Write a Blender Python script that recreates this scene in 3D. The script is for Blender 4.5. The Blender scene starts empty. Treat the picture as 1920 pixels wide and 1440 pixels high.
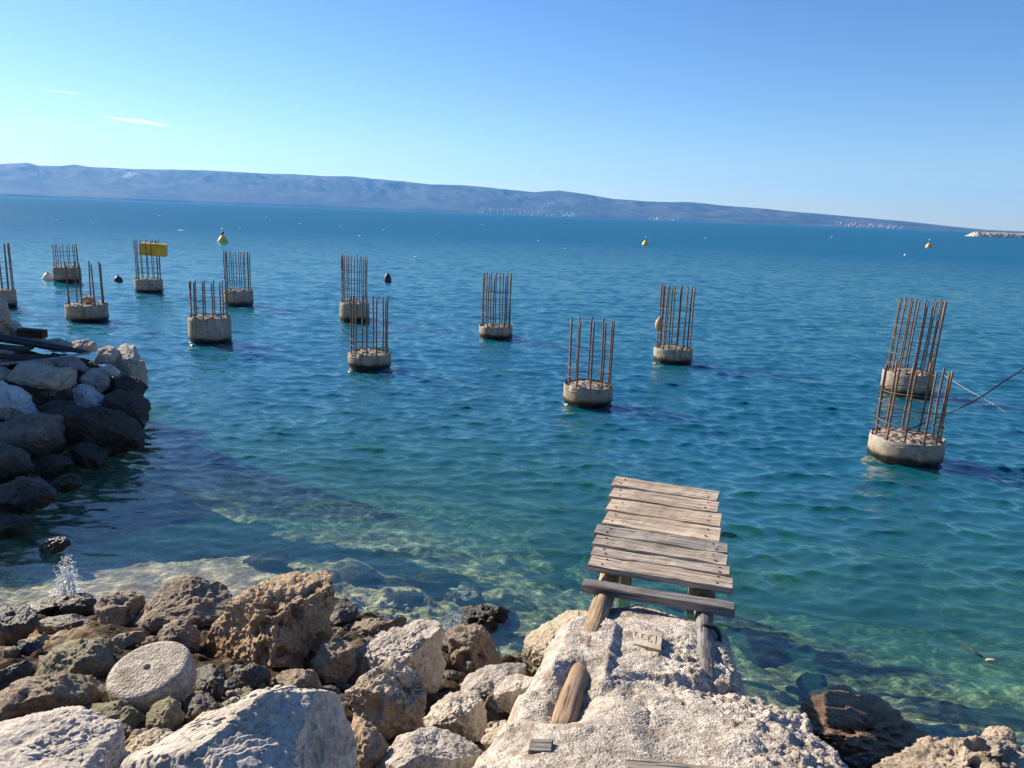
import bpy, bmesh, math, random
import numpy as np
from mathutils import Matrix, Vector

rng = np.random.default_rng(7)
random.seed(7)
scn = bpy.context.scene
COL = scn.collection

# ------------------------------------------------------------------ camera model (metres; x right, y out to sea, z up)
F = 1442.0
H = 3.4
ROLL = math.radians(2.1)
PITCH = math.radians(12.43)
fw = np.array([0, math.cos(PITCH), -math.sin(PITCH)])
_r0 = np.array([1., 0, 0]); _u0 = np.cross(_r0, fw)
rt = _r0 * math.cos(ROLL) + _u0 * math.sin(ROLL)
up = -_r0 * math.sin(ROLL) + _u0 * math.cos(ROLL)
CAM = np.array([0, 0, H])


def ray(px, py):
    px = np.asarray(px, float); py = np.asarray(py, float)
    return fw + np.multiply.outer((px - 960) / F, rt) - np.multiply.outer((py - 720) / F, up)


def Pz(px, py, z=0.0):
    d = ray(px, py); return CAM + d * ((z - H) / d[2])


def Py(px, py, y):
    d = ray(px, py); return CAM + d * (y / d[1])


def depth_of(p):
    return float((np.asarray(p) - CAM) @ fw)


# ------------------------------------------------------------------ sun
SUN_AZ, SUN_EL = math.radians(-55), math.radians(28)
SUN = np.array([math.sin(SUN_AZ) * math.cos(SUN_EL), math.cos(SUN_AZ) * math.cos(SUN_EL), math.sin(SUN_EL)])

# ------------------------------------------------------------------ numpy noise
M32 = np.uint64(0xffffffff)


def _hash(i, j, k, seed):
    h = (i.astype(np.int64) * 374761393 + j.astype(np.int64) * 668265263 + k.astype(np.int64) * 2147483647 + seed * 974634777) & 0xffffffff
    h = h.astype(np.uint64)
    h = ((h ^ (h >> np.uint64(13))) * np.uint64(1274126177)) & M32
    h = ((h ^ (h >> np.uint64(16))) * np.uint64(2246822519)) & M32
    return h ^ (h >> np.uint64(15))


def noise3(p, seed=0):
    pi = np.floor(p); pf = p - pi
    i, j, k = pi[:, 0], pi[:, 1], pi[:, 2]
    w = pf * pf * pf * (pf * (pf * 6 - 15) + 10)
    out = np.zeros(len(p))
    for a in (0, 1):
        for b in (0, 1):
            for c in (0, 1):
                h = _hash(i + a, j + b, k + c, seed)
                g0 = (h & np.uint64(1023)).astype(float) / 511.5 - 1
                g1 = ((h >> np.uint64(10)) & np.uint64(1023)).astype(float) / 511.5 - 1
                g2 = ((h >> np.uint64(20)) & np.uint64(1023)).astype(float) / 511.5 - 1
                d = g0 * (pf[:, 0] - a) + g1 * (pf[:, 1] - b) + g2 * (pf[:, 2] - c)
                wt = (w[:, 0] if a else 1 - w[:, 0]) * (w[:, 1] if b else 1 - w[:, 1]) * (w[:, 2] if c else 1 - w[:, 2])
                out += d * wt
    return out


def fbm(p, octaves=5, seed=0, gain=0.5, lac=2.03):
    o = np.zeros(len(p)); a = 1.0; q = p.copy()
    for n in range(octaves):
        o += a * noise3(q, seed + n * 17); a *= gain; q = q * lac + 3.7
    return o


def ridged(p, octaves=4, seed=0, gain=0.5):
    o = np.zeros(len(p)); a = 1.0; q = p.copy()
    for n in range(octaves):
        o += a * (1 - 2.2 * np.abs(noise3(q, seed + n * 13))); a *= gain; q = q * 2.07 + 1.3
    return o


def worley(p, seed=0):
    pi = np.floor(p); best = np.full(len(p), 9.0); sec = np.full(len(p), 9.0); cid = np.zeros(len(p))
    for a in (-1, 0, 1):
        for b in (-1, 0, 1):
            for c in (-1, 0, 1):
                ci = pi + np.array([a, b, c])
                h = _hash(ci[:, 0], ci[:, 1], ci[:, 2], seed)
                off = np.stack([(h & np.uint64(1023)).astype(float), ((h >> np.uint64(10)) & np.uint64(1023)).astype(float),
                                ((h >> np.uint64(20)) & np.uint64(1023)).astype(float)], 1) / 1023.
                d = np.sqrt((((ci + off) - p) ** 2).sum(1))
                m = d < best
                sec = np.where(m, best, np.minimum(sec, d))
                cid = np.where(m, (h & np.uint64(255)).astype(float) / 255., cid)
                best = np.where(m, d, best)
    return best, sec, cid


def sstep(x, a, b):
    t = np.clip((x - a) / (b - a), 0, 1); return t * t * (3 - 2 * t)


# ------------------------------------------------------------------ mesh helpers
def mesh_np(name, V, Fc, mats=(), smooth=True, midx=None):
    V = np.asarray(V, np.float32); Fc = np.asarray(Fc, np.int32)
    me = bpy.data.meshes.new(name)
    n, k = Fc.shape
    me.vertices.add(len(V)); me.vertices.foreach_set('co', V.ravel())
    me.loops.add(n * k); me.loops.foreach_set('vertex_index', Fc.ravel())
    me.polygons.add(n)
    me.polygons.foreach_set('loop_start', np.arange(0, n * k, k, dtype=np.int32))
    me.polygons.foreach_set('use_smooth', np.full(n, bool(smooth)))
    for m in mats: me.materials.append(m)
    if midx is not None: me.polygons.foreach_set('material_index', np.asarray(midx, np.int32))
    me.update(calc_edges=True)
    me.validate()
    return me


def link(name, me, parent=None, loc=None):
    o = bpy.data.objects.new(name, me); COL.objects.link(o)
    if parent is not None: o.parent = parent
    if loc is not None: o.location = loc
    return o


def tag(o, label, cat, group=None, kind=None):
    if label: o['label'] = label
    if cat: o['category'] = cat
    if group: o['group'] = group
    if kind: o['kind'] = kind
    return o


def struct(name, me, label, cat, kind='structure', loc=None):
    return tag(link(name, me, None, loc), label, cat, None, kind)


def empty(name, loc, label, cat, group=None):
    o = bpy.data.objects.new(name, None); COL.objects.link(o); o.location = loc; o.empty_display_size = 0.2
    return tag(o, label, cat, group)


_ico = {}


def ico(n):
    if n not in _ico:
        bm = bmesh.new(); bmesh.ops.create_icosphere(bm, subdivisions=n, radius=1)
        bm.verts.ensure_lookup_table()
        V = np.array([v.co[:] for v in bm.verts]); Fc = np.array([[v.index for v in f.verts] for f in bm.faces], np.int32)
        bm.free(); _ico[n] = (V / np.linalg.norm(V, axis=1)[:, None], Fc)
    return _ico[n]


def grid_faces(nu, nv, closed_v=False):
    i = np.arange(nu - 1)[:, None]; j = np.arange(nv if closed_v else nv - 1)[None, :]
    j2 = (j + 1) % nv
    return np.stack([i * nv + j, (i + 1) * nv + j, (i + 1) * nv + j2, i * nv + j2], -1).reshape(-1, 4)


def tube(path, rad, sides=8, caps=True):
    """vertices and quads of a tube along path (n,3); rad scalar or (n,)"""
    P = np.asarray(path, float); n = len(P); rad = np.broadcast_to(np.asarray(rad, float), (n,))
    T = np.gradient(P, axis=0); T /= np.linalg.norm(T, axis=1)[:, None]
    ref = np.array([0, 0, 1.]) if abs(T[0, 2]) < 0.9 else np.array([1., 0, 0])
    A = np.cross(T, ref); A /= np.linalg.norm(A, axis=1)[:, None]; B = np.cross(T, A)
    th = np.linspace(0, 2 * np.pi, sides, endpoint=False)
    V = (P[:, None] + rad[:, None, None] * (np.cos(th)[None, :, None] * A[:, None] + np.sin(th)[None, :, None] * B[:, None])).reshape(-1, 3)
    Fc = grid_faces(n, sides, True)
    if caps:
        c0, c1 = len(V), len(V) + 1
        V = np.vstack([V, P[0], P[-1]])
        s = np.arange(sides); e = (n - 1) * sides
        f0 = np.stack([np.full(sides, c0), s, (s + 1) % sides, (s + 1) % sides], 1)
        f1 = np.stack([np.full(sides, c1), e + (s + 1) % sides, e + s, e + s], 1)
        tri = np.vstack([f0, f1])
        return V, Fc, tri[:, :3]
    return V, Fc, None


class MB:
    """collects shapes into one mesh"""
    def __init__(self): self.V = []; self.F = []; self.n = 0; self.mi = []
    def add(self, V, faces, mi=0):
        self.V += [tuple(map(float, v)) for v in V]
        for f in faces:
            self.F.append([int(i) + self.n for i in f]); self.mi.append(mi)
        self.n += len(V)
        return self
    def tube(self, path, rad, sides=8, mi=0):
        V, q, t = tube(path, rad, sides); self.add(V, list(q) + (list(t) if t is not None else []), mi); return self
    def box(self, c, s, R=None, mi=0, jit=0.0):
        c = np.asarray(c, float); s = np.asarray(s, float) / 2
        V = np.array([[x, y, z] for x in (-1, 1) for y in (-1, 1) for z in (-1, 1)], float) * s
        if jit: V += (rng.random(V.shape) - .5) * jit
        if R is not None: V = V @ np.asarray(R).T
        self.add(V + c, [(0, 1, 3, 2), (4, 6, 7, 5), (0, 4, 5, 1), (2, 3, 7, 6), (0, 2, 6, 4), (1, 5, 7, 3)], mi); return self
    def lathe(self, prof, n=32, mi=0, c=(0, 0, 0)):
        prof = np.asarray(prof, float); th = np.linspace(0, 2 * np.pi, n, endpoint=False)
        V = np.stack([prof[:, 0][:, None] * np.cos(th), prof[:, 0][:, None] * np.sin(th), np.broadcast_to(prof[:, 1][:, None], (len(prof), n))], -1).reshape(-1, 3)
        self.add(V + np.asarray(c, float), grid_faces(len(prof), n, True)[:, ::-1], mi); return self
    def mesh(self, name, mats=(), smooth=False):
        me = bpy.data.meshes.new(name); me.from_pydata(self.V, [], self.F)
        for m in mats: me.materials.append(m)
        me.polygons.foreach_set('material_index', np.array(self.mi, np.int32))
        me.polygons.foreach_set('use_smooth', np.full(len(me.polygons), smooth))
        me.update(); me.validate(); return me


def bevel_mesh(me, w, seg=2):
    bm = bmesh.new(); bm.from_mesh(me)
    bmesh.ops.remove_doubles(bm, verts=bm.verts, dist=1e-5)
    bmesh.ops.recalc_face_normals(bm, faces=bm.faces)
    bmesh.ops.bevel(bm, geom=[e for e in bm.edges if e.calc_face_angle(0) > 0.5], offset=w, segments=seg, affect='EDGES', profile=0.5)
    bm.to_mesh(me); bm.free(); me.update()
    return me


# ------------------------------------------------------------------ node helpers
class NT:
    def __init__(self, name):
        self.m = bpy.data.materials.new(name); self.m.use_nodes = True
        self.t = self.m.node_tree; self.t.nodes.clear()
        self.out = self.t.nodes.new('ShaderNodeOutputMaterial')
    def n(self, typ, **kw):
        nd = self.t.nodes.new('ShaderNode' + typ)
        for k, v in kw.items(): setattr(nd, k, v)
        return nd
    def l(self, a, b): self.t.links.new(a, b)
    def val(self, x, sock):
        if hasattr(x, 'is_linked') or hasattr(x, 'links'): self.l(x, sock)
        else:
            try: sock.default_value = x
            except Exception: sock.default_value = (*x, 1) if len(x) == 3 else x
    def math(self, op, a, b=None, c=None, clamp=False):
        nd = self.n('Math', operation=op, use_clamp=clamp)
        for i, x in enumerate((a, b, c)):
            if x is not None: self.val(x, nd.inputs[i])
        return nd.outputs[0]
    def mix(self, fac, a, b, blend='MIX'):
        nd = self.n('Mix', data_type='RGBA', blend_type=blend)
        self.val(fac, nd.inputs[0]); self.val(a, nd.inputs[6]); self.val(b, nd.inputs[7])
        return nd.outputs[2]
    def ramp(self, x, a, b, lo=0.0, hi=1.0, interp='SMOOTHSTEP'):
        nd = self.n('MapRange', interpolation_type=interp)
        self.val(x, nd.inputs[0]); self.val(a, nd.inputs[1]); self.val(b, nd.inputs[2]); self.val(lo, nd.inputs[3]); self.val(hi, nd.inputs[4])
        return nd.outputs[0]
    def noise(self, vec, scale, detail=5, rough=0.55, dist=0.0, out=0):
        nd = self.n('TexNoise'); self.l(vec, nd.inputs['Vector'])
        nd.inputs['Scale'].default_value = scale; nd.inputs['Detail'].default_value = detail
        nd.inputs['Roughness'].default_value = rough; nd.inputs['Distortion'].default_value = dist
        return nd.outputs[out]
    def voro(self, vec, scale, feature='F1', out='Distance', rnd=1.0):
        nd = self.n('TexVoronoi', feature=feature); self.l(vec, nd.inputs['Vector'])
        nd.inputs['Scale'].default_value = scale; nd.inputs['Randomness'].default_value = rnd
        return nd.outputs[out]
    def vmath(self, op, a, b):
        nd = self.n('VectorMath', operation=op); self.val(a, nd.inputs[0]); self.val(b, nd.inputs[1]); return nd.outputs[0]
    def objvec(self, rand=True):
        tc = self.n('TexCoord').outputs['Object']
        if not rand: return tc
        r = self.n('ObjectInfo').outputs['Random']
        c = self.n('CombineXYZ')
        for i, k in enumerate((37., 91., 53.)): self.l(self.math('MULTIPLY', r, k), c.inputs[i])
        return self.vmath('ADD', tc, c.outputs[0])
    def bump(self, h, strength, dist, normal=None):
        b = self.n('Bump'); self.val(h, b.inputs['Height']); self.val(strength, b.inputs['Strength']); b.inputs['Distance'].default_value = dist
        if normal is not None: self.l(normal, b.inputs['Normal'])
        return b.outputs[0]
    def bsdf(self, color, rough=0.8, normal=None, spec=0.3, metal=0.0):
        b = self.n('BsdfPrincipled')
        self.val(color, b.inputs['Base Color']); self.val(rough, b.inputs['Roughness']); self.val(metal, b.inputs['Metallic'])
        b.inputs['Specular IOR Level'].default_value = spec
        if normal is not None: self.l(normal, b.inputs['Normal'])
        self.l(b.outputs[0], self.out.inputs[0])
        return b
    def worldz(self):
        g = self.n('NewGeometry'); s = self.n('SeparateXYZ'); self.l(g.outputs['Position'], s.inputs[0]); return s.outputs[2], g.outputs['Position']


def rock_mat(name, c1, c2, c3, spot=0.35, bump=1.0, wet=True, pit=0.5, rough=0.85, moss=None, band=None, tide=(0.30, 0.06), spec=.3):
    n = NT(name); v = n.objvec()
    big = n.noise(v, 1.7, 8, 0.62, 0.6); mid = n.noise(v, 7, 8, 0.65); fine = n.noise(v, 34, 6, 0.7)
    col = n.mix(n.ramp(big, .36, .64), c1, c2)
    col = n.mix(n.math('MULTIPLY', n.ramp(mid, .52, .72), spot), col, c3)
    vd = n.voro(v, 22); pits = n.ramp(vd, 0.10, 0.32)
    pitmask = n.ramp(n.noise(v, 4, 3), .45, .6)
    pitd = n.math('SUBTRACT', 1.0, n.math('MULTIPLY', n.math('SUBTRACT', 1.0, pits), n.math('MULTIPLY', pitmask, pit)))
    col = n.mix(n.math('MULTIPLY', n.math('SUBTRACT', 1.0, pitd), 0.7), col, c3)
    col = n.mix(1.0, col, n.ramp(fine, .3, .7, .70, 1.25), 'MULTIPLY')
    wv = n.vmath('ADD', v, n.vmath('MULTIPLY', n.noise(v, 5, 5, .6, 0, 1), (.22, .22, .22)))
    crack = n.ramp(n.voro(wv, 3.1, 'DISTANCE_TO_EDGE'), .022, .004)
    crack = n.math('MULTIPLY', crack, n.ramp(n.noise(v, 2.3, 3), .56, .64))
    col = n.mix(n.math('MULTIPLY', crack, .6), col, n.mix(.5, c3, (.02, .016, .012)))
    col = n.mix(n.math('MULTIPLY', n.ramp(n.noise(v, 2.9, 7, .7, .8), .50, .66), .45), col, n.mix(.6, c3, (.12, .085, .05)))
    col = n.mix(n.math('MULTIPLY', n.ramp(n.noise(v, 75, 3, .6), .58, .68), .5), col, c3)
    if moss:
        col = n.mix(n.math('MULTIPLY', n.ramp(n.noise(v, 3.1, 6, .6), .46, .62), .75), col, moss)
    z, pos = n.worldz()
    if band:   # rusty brown stain on the lower flank of the rock
        tc = n.n('TexCoord').outputs['Object']; s = n.n('SeparateXYZ'); n.l(tc, s.inputs[0])
        bz = n.math('ADD', s.outputs[2], n.math('MULTIPLY', n.math('SUBTRACT', big, .5), .5))
        col = n.mix(n.ramp(bz, band[1], band[2]), band[0], col)
    r = rough
    if wet:
        zz = n.math('ADD', z, n.math('MULTIPLY', n.math('SUBTRACT', n.noise(pos, 3.3, 5), .5), .35))
        k = n.ramp(zz, tide[1], tide[0], 1, 0)
        col = n.mix(k, col, n.mix(n.ramp(mid, .4, .6), (.022, .016, .009), (.05, .04, .022)))
        r = n.ramp(k, 0, 1, rough, .32)
    h = n.math('ADD', n.math('MULTIPLY', mid, .6), n.math('ADD', n.math('MULTIPLY', fine, .45), n.math('SUBTRACT', n.math('MULTIPLY', pitd, .5 * pit), n.math('MULTIPLY', crack, .5))))
    nm = n.bump(h, min(1.0, .9 * bump), .035)
    nm = n.bump(n.noise(v, 120, 4, .7), .35 * bump, .004, nm)
    n.bsdf(col, r, nm, spec)
    return n.m


MAT = {}
MAT['white'] = rock_mat('pale limestone', (0.575, 0.502, 0.420), (0.441, 0.381, 0.318), (0.257, 0.220, 0.184), .45, 1.0, pit=.4)
MAT['grey'] = rock_mat('grey limestone', (.52, .455, .38), (.42, .365, .305), (.20, .17, .14), .4, .7, pit=.6)
MAT['cream'] = rock_mat('cream limestone', (0.592, 0.493, 0.355), (0.443, 0.365, 0.266), (0.256, 0.197, 0.138), .4, 1.0, pit=.3)
MAT['brown'] = rock_mat('brown conglomerate', (0.483, 0.351, 0.224), (0.363, 0.248, 0.146), (0.157, 0.103, 0.061), .5, 1.3, pit=.9, band=((0.266, 0.139, 0.049), -.22, .02))
MAT['rough'] = rock_mat('pitted tan conglomerate', (0.520, 0.427, 0.319), (0.355, 0.284, 0.212), (0.165, 0.131, 0.095), .6, 1.3, pit=.9)
MAT['dark'] = rock_mat('dark weathered rock', (0.235, 0.182, 0.131), (0.348, 0.270, 0.192), (0.086, 0.070, 0.052), .6, 1.2, pit=.7)
MAT['wetdark'] = rock_mat('dark wet rock', (0.079, 0.069, 0.057), (0.129, 0.108, 0.084), (0.043, 0.038, 0.031), .5, 1.0, pit=.6, rough=.5)
MAT['green'] = rock_mat('olive stained rock', (0.299, 0.253, 0.172), (0.230, 0.201, 0.127), (0.103, 0.092, 0.057), .5, 1.0, pit=.5, moss=(0.138, 0.144, 0.057))
MAT['sunk'] = rock_mat('wet brown rock', (.24, .145, .075), (.14, .085, .045), (.04, .028, .018), .5, 1.1, wet=False, pit=.7, rough=.45)
MAT['underwater'] = rock_mat('weedy rock under water', (.05, .042, .028), (.028, .03, .02), (.016, .014, .01), .5, 1.0, wet=False, pit=.5, rough=1.0, spec=0.0)
MAT['pink'] = rock_mat('pinkish limestone', (0.493, 0.358, 0.278), (0.448, 0.332, 0.242), (0.269, 0.179, 0.134), .3, .7, pit=.2)
MAT['shade'] = rock_mat('bluish grey rock', (0.450, 0.405, 0.360), (0.315, 0.278, 0.247), (0.150, 0.128, 0.112), .5, 1.0, pit=.4, tide=(.55, .12))
MAT['headpale'] = rock_mat('pale headland limestone', (0.690, 0.667, 0.632), (0.529, 0.494, 0.448), (0.299, 0.265, 0.230), .4, .9, pit=.3, tide=(.5, .12))
MAT['headtan'] = rock_mat('tan headland rock', (0.580, 0.483, 0.373), (0.414, 0.331, 0.248), (0.207, 0.153, 0.110), .5, 1.0, pit=.5, tide=(.55, .12))
MAT['headlow'] = rock_mat('dark stained lower headland rock', (0.172, 0.144, 0.115), (0.276, 0.236, 0.201), (0.081, 0.069, 0.057), .6, 1.0, pit=.5, tide=(.75, .15))
MAT['headdark'] = rock_mat('dark tidal headland rock', (0.056, 0.046, 0.036), (0.083, 0.069, 0.053), (0.030, 0.026, 0.022), .5, 1.0, pit=.6, tide=(.5, .1))


def concrete_mat(name, c1, c2, tide=None, agg=1.0):
    n = NT(name); v = n.objvec()
    big = n.noise(v, 2.2, 7, .6); mid = n.noise(v, 12, 6, .6); fine = n.noise(v, 60, 5, .7)
    col = n.mix(n.ramp(big, .35, .65), c1, c2)
    col = n.mix(1.0, col, n.ramp(mid, .3, .7, .74, 1.18), 'MULTIPLY')
    col = n.mix(1.0, col, n.ramp(fine, .3, .7, .85, 1.12), 'MULTIPLY')
    if tide: col = n.mix(1.0, col, n.mix(n.n('ObjectInfo').outputs['Random'], (.82, .84, .86), (1.14, 1.10, 1.04)), 'MULTIPLY')
    if agg > .5:
        ac = n.n('SeparateColor'); n.l(n.voro(v, 62, 'F1', 'Color'), ac.inputs[0]); col = n.mix(1.0, col, n.ramp(ac.outputs[0], 0, 1, .72, 1.22, 'LINEAR'), 'MULTIPLY')
        col = n.mix(n.math('MULTIPLY', n.ramp(n.noise(v, 3.3, 7, .65, .5), .52, .68), .4), col, (.23, .20, .165))
    st = n.n('Mapping'); st.inputs['Scale'].default_value = (9, 9, .8); n.l(v, st.inputs[0])
    col = n.mix(n.math('MULTIPLY', n.ramp(n.noise(st.outputs[0], 1, 5), .50, .66), .55), col, (.15, .095, .055))
    r = .85
    z, pos = n.worldz()
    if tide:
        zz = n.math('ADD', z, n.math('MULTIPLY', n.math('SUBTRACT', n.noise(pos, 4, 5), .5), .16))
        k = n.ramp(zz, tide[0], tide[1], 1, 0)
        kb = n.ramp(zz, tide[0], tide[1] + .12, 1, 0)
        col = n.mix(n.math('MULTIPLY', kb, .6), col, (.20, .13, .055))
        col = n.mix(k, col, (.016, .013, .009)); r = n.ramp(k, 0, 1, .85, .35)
    w = n.voro(v, 85)
    h = n.math('ADD', n.math('MULTIPLY', mid, .5), n.math('ADD', n.math('MULTIPLY', fine, .4), n.math('MULTIPLY', w, -.5 * agg)))
    n.bsdf(col, r, n.bump(h, .7, .015), .3)
    return n.m


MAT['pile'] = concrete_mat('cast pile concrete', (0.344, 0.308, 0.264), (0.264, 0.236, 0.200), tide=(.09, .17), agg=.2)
MAT['piletop'] = concrete_mat('broken pile concrete', (0.368, 0.312, 0.256), (0.288, 0.232, 0.176), agg=1.2)
MAT['ramp'] = concrete_mat('rough poured concrete', (.52, .45, .375), (.41, .355, .295), agg=1.0)
MAT['slab'] = concrete_mat('smooth cement', (.41, .345, .275), (.36, .305, .24), agg=.1)
MAT['disc'] = concrete_mat('worn concrete disc', (.42, .365, .30), (.34, .29, .235), agg=1.0)


def rust_mat():
    n = NT('rusted steel'); v = n.objvec()
    a = n.noise(v, 6, 6, .65); b = n.noise(v, 45, 4, .6)
    col = n.mix(n.ramp(a, .38, .62), (.12, .08, .06), (.225, .13, .078))
    col = n.mix(n.math('MULTIPLY', n.ramp(b, .5, .7), .5), col, (.07, .045, .035))
    tc = n.n('TexCoord').outputs['Object']; s = n.n('SeparateXYZ'); n.l(tc, s.inputs[0])
    rib = n.math('SINE', n.math('MULTIPLY', n.math('ADD', s.outputs[2], n.math('MULTIPLY', s.outputs[0], .6)), 260.))
    n.bsdf(col, .75, n.bump(n.math('ADD', b, n.math('MULTIPLY', rib, .4)), .5, .004), .35, .15)
    return n.m


MAT['rust'] = rust_mat()


def wood_mat(name, c1, c2, c3, axis=0, stain=None):
    n = NT(name); v = n.objvec()
    m = n.n('Mapping'); sc = [26., 26., 26.]; sc[axis] = 1.6; m.inputs['Scale'].default_value = sc; n.l(v, m.inputs[0])
    g = n.noise(m.outputs[0], 1.0, 8, .68, .8)
    m2 = n.n('Mapping'); sc2 = [90., 90., 90.]; sc2[axis] = 2.0; m2.inputs['Scale'].default_value = sc2; n.l(v, m2.inputs[0])
    g2 = n.noise(m2.outputs[0], 1.0, 5, .6)
    big = n.noise(v, 3, 5)
    col = n.mix(n.ramp(g, .40, .58), c1, c2)
    col = n.mix(n.math('MULTIPLY', n.ramp(g2, .50, .62), .85), col, c3)
    col = n.mix(1.0, col, n.ramp(big, .3, .7, .8, 1.15), 'MULTIPLY')
    rn_ = n.n('ObjectInfo').outputs['Random']; col = n.mix(1.0, col, n.mix(rn_, (.72, .75, .80), (1.22, 1.12, 1.0)), 'MULTIPLY')
    kn = n.voro(v, 3.4); col = n.mix(n.math('MULTIPLY', n.ramp(kn, .12, .03), .8), col, (.19, .09, .04))
    crack = n.ramp(g2, .60, .70)
    if stain: col = n.mix(n.math('MULTIPLY', n.ramp(n.noise(v, 2.3, 4), .52, .66), .7), col, stain)
    n.bsdf(col, .8, n.bump(n.math('SUBTRACT', n.math('MULTIPLY', g, .6), n.math('MULTIPLY', crack, .9)), 1.0, .012), .25)
    return n.m


MAT['plank'] = wood_mat('weathered grey board', (.50, .42, .34), (.36, .30, .245), (.11, .09, .07), 0)
MAT['log'] = wood_mat('bare brown timber', (.36, .265, .18), (.26, .185, .12), (.085, .06, .04), 0, stain=(.33, .24, .16))
MAT['beam'] = wood_mat('silvered timber', (.29, .265, .24), (.20, .185, .17), (.075, .07, .065), 0)
MAT['darkwood'] = wood_mat('dark brown timber', (.075, .045, .03), (.05, .03, .02), (.02, .015, .01), 0)


def plain(name, c, rough=.6, spec=.4, var=.25, bump=.2):
    n = NT(name); v = n.objvec()
    a = n.noise(v, 9, 6, .6)
    col = n.mix(1.0, c, n.ramp(a, .3, .7, 1 - var, 1 + var), 'MULTIPLY')
    n.bsdf(col, rough, n.bump(a, bump, .01), spec)
    return n.m


MAT['yellow'] = plain('yellow buoy plastic', (.72, .50, .03), .45)
MAT['orange'] = plain('orange buoy plastic', (.72, .36, .06), .45)
MAT['ochre'] = plain('yellow painted box', (.62, .36, .03), .55)
MAT['cream_p'] = plain('cream buoy plastic', (.72, .62, .45), .5)
MAT['black_p'] = plain('black rubber', (.02, .02, .025), .55)
MAT['white_p'] = plain('white paint', (.8, .8, .78), .5)
MAT['float'] = plain('brown float', (.38, .23, .12), .6)
MAT['navy'] = plain('dark plastic pipe', (.025, .03, .05), .4)
MAT['pipe'] = plain('grey pipe', (.30, .31, .33), .5)
MAT['rope'] = plain('pale rope', (.36, .34, .30), .9)
MAT['peach'] = plain('peach stone', (.55, .36, .24), .9)
MAT['housewall'] = plain('pale render', (.48, .42, .37), .9)
MAT['roof'] = plain('terracotta', (.42, .19, .11), .9)
MAT['reed'] = plain('dry reed', (.30, .22, .11), .8)

# ------------------------------------------------------------------ sea-floor / shore height
SHX = np.array([-60, -9, -5, -4.2, -3, -1.6, -1.1, -.3, .2, .6, 1.5, 2.3, 2.7, 3.9, 8, 60.])
SHY = np.array([7.0, 6.3, 5.95, 5.9, 6.0, 6.1, 5.95, 5.5, 5.2, 4.9, 4.5, 4.55, 4.35, 4.3, 4.6, 6.0])


def ground_base(x, y):
    """height of shore and sea floor without small-scale relief"""
    d = y - np.interp(x, SHX, SHY)
    land = np.minimum(-d * .36, 1.75)
    slope = .25 + .15 * sstep(x, .5, 3.0)
    sea = -np.minimum(d * slope, 2.6 + .12 * np.maximum(d - 6, 0)); sea = np.maximum(sea, -7)
    z = np.where(d < 0, land, sea)
    sh = np.exp(-(((x + 3.1) / 1.6) ** 2 + ((y - 6.6) / 1.0) ** 2)) ** 1.0; z = np.where(d > 0, z * (1 - sh) + sh * np.maximum(z, -.07 - .05 * np.maximum(y - 6.3, 0)), z)
    # headland of heaped boulders on the left
    hx, hy = x + 8.3, y - 11.3
    q = np.sqrt((hx / 3.0) ** 2 + (hy / 2.5) ** 2)
    q = np.where(x < -8.3, np.abs(hy) / 2.5, q)
    near = 1.0 - sstep(q, .6, 1.08)
    z = np.maximum(z, z * (1 - near) + near * .8)
    return z


def zg1(x, y): return float(ground_base(np.array([x]), np.array([y]))[0])


def hit_ground(px, py, dz=0.0):
    d = ray(px, py); t = 1.5
    while t < 40:
        p = CAM + d * t
        if p[2] <= zg1(p[0], p[1]) + dz: return p
        t += .01
    return CAM + d * t


# ---- sea-floor + shore sheet: fine near the camera, coarse beyond
xs = np.concatenate([np.linspace(-60, -13, 60)[:-1], np.linspace(-13, -5, 130)[:-1], np.linspace(-5, 5, 420)[:-1], np.linspace(5, 12, 120)[:-1], np.linspace(12, 60, 60)])
ys = np.concatenate([np.linspace(-12, 2, 30)[:-1], np.linspace(2, 9, 330)[:-1], np.linspace(9, 15, 120)[:-1], np.linspace(15, 60, 60)])
X, Y = np.meshgrid(xs, ys, indexing='ij'); xf, yf = X.ravel(), Y.ravel()
zb = ground_base(xf, yf)
p3 = np.stack([xf, yf, np.zeros_like(xf)], 1)
wf, ws, wid = worley(p3 * 5.5, 3)
wf2, ws2, wid2 = worley(p3 * 1.9, 5)
relief = .10 * fbm(p3 * 1.3, 5, 11) + .07 * (.55 - wf) * (.4 + wid) + .20 * np.maximum(.5 - wf2, 0) * sstep(wid2, .45, .6)
leftsand = np.clip(np.exp(-(((xf + 3.2) / 1.5) ** 2 + ((yf - 6.55) / .85) ** 2)) * 1.25 + .35 * fbm(p3 * 1.8, 4, 91), 0, 1) * (np.abs(xf + 3.2) < 3.2)
relief *= 1 - .75 * leftsand
wp, wp2, wpi = worley(p3 * 13, 21)
relief += np.where(zb > -.25, .035 * np.sqrt(np.clip(1 - (wp / .62) ** 2, 0, 1)) * (.3 + wpi), 0) * (1 - leftsand)
zs = zb + relief * np.where(zb > .9, .5, 1.0)
me = mesh_np('seabed', np.stack([xf, yf, zs], 1), grid_faces(len(xs), len(ys)))
SEABED_GRID = (xs, ys, zs.reshape(len(xs), len(ys)))
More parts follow.
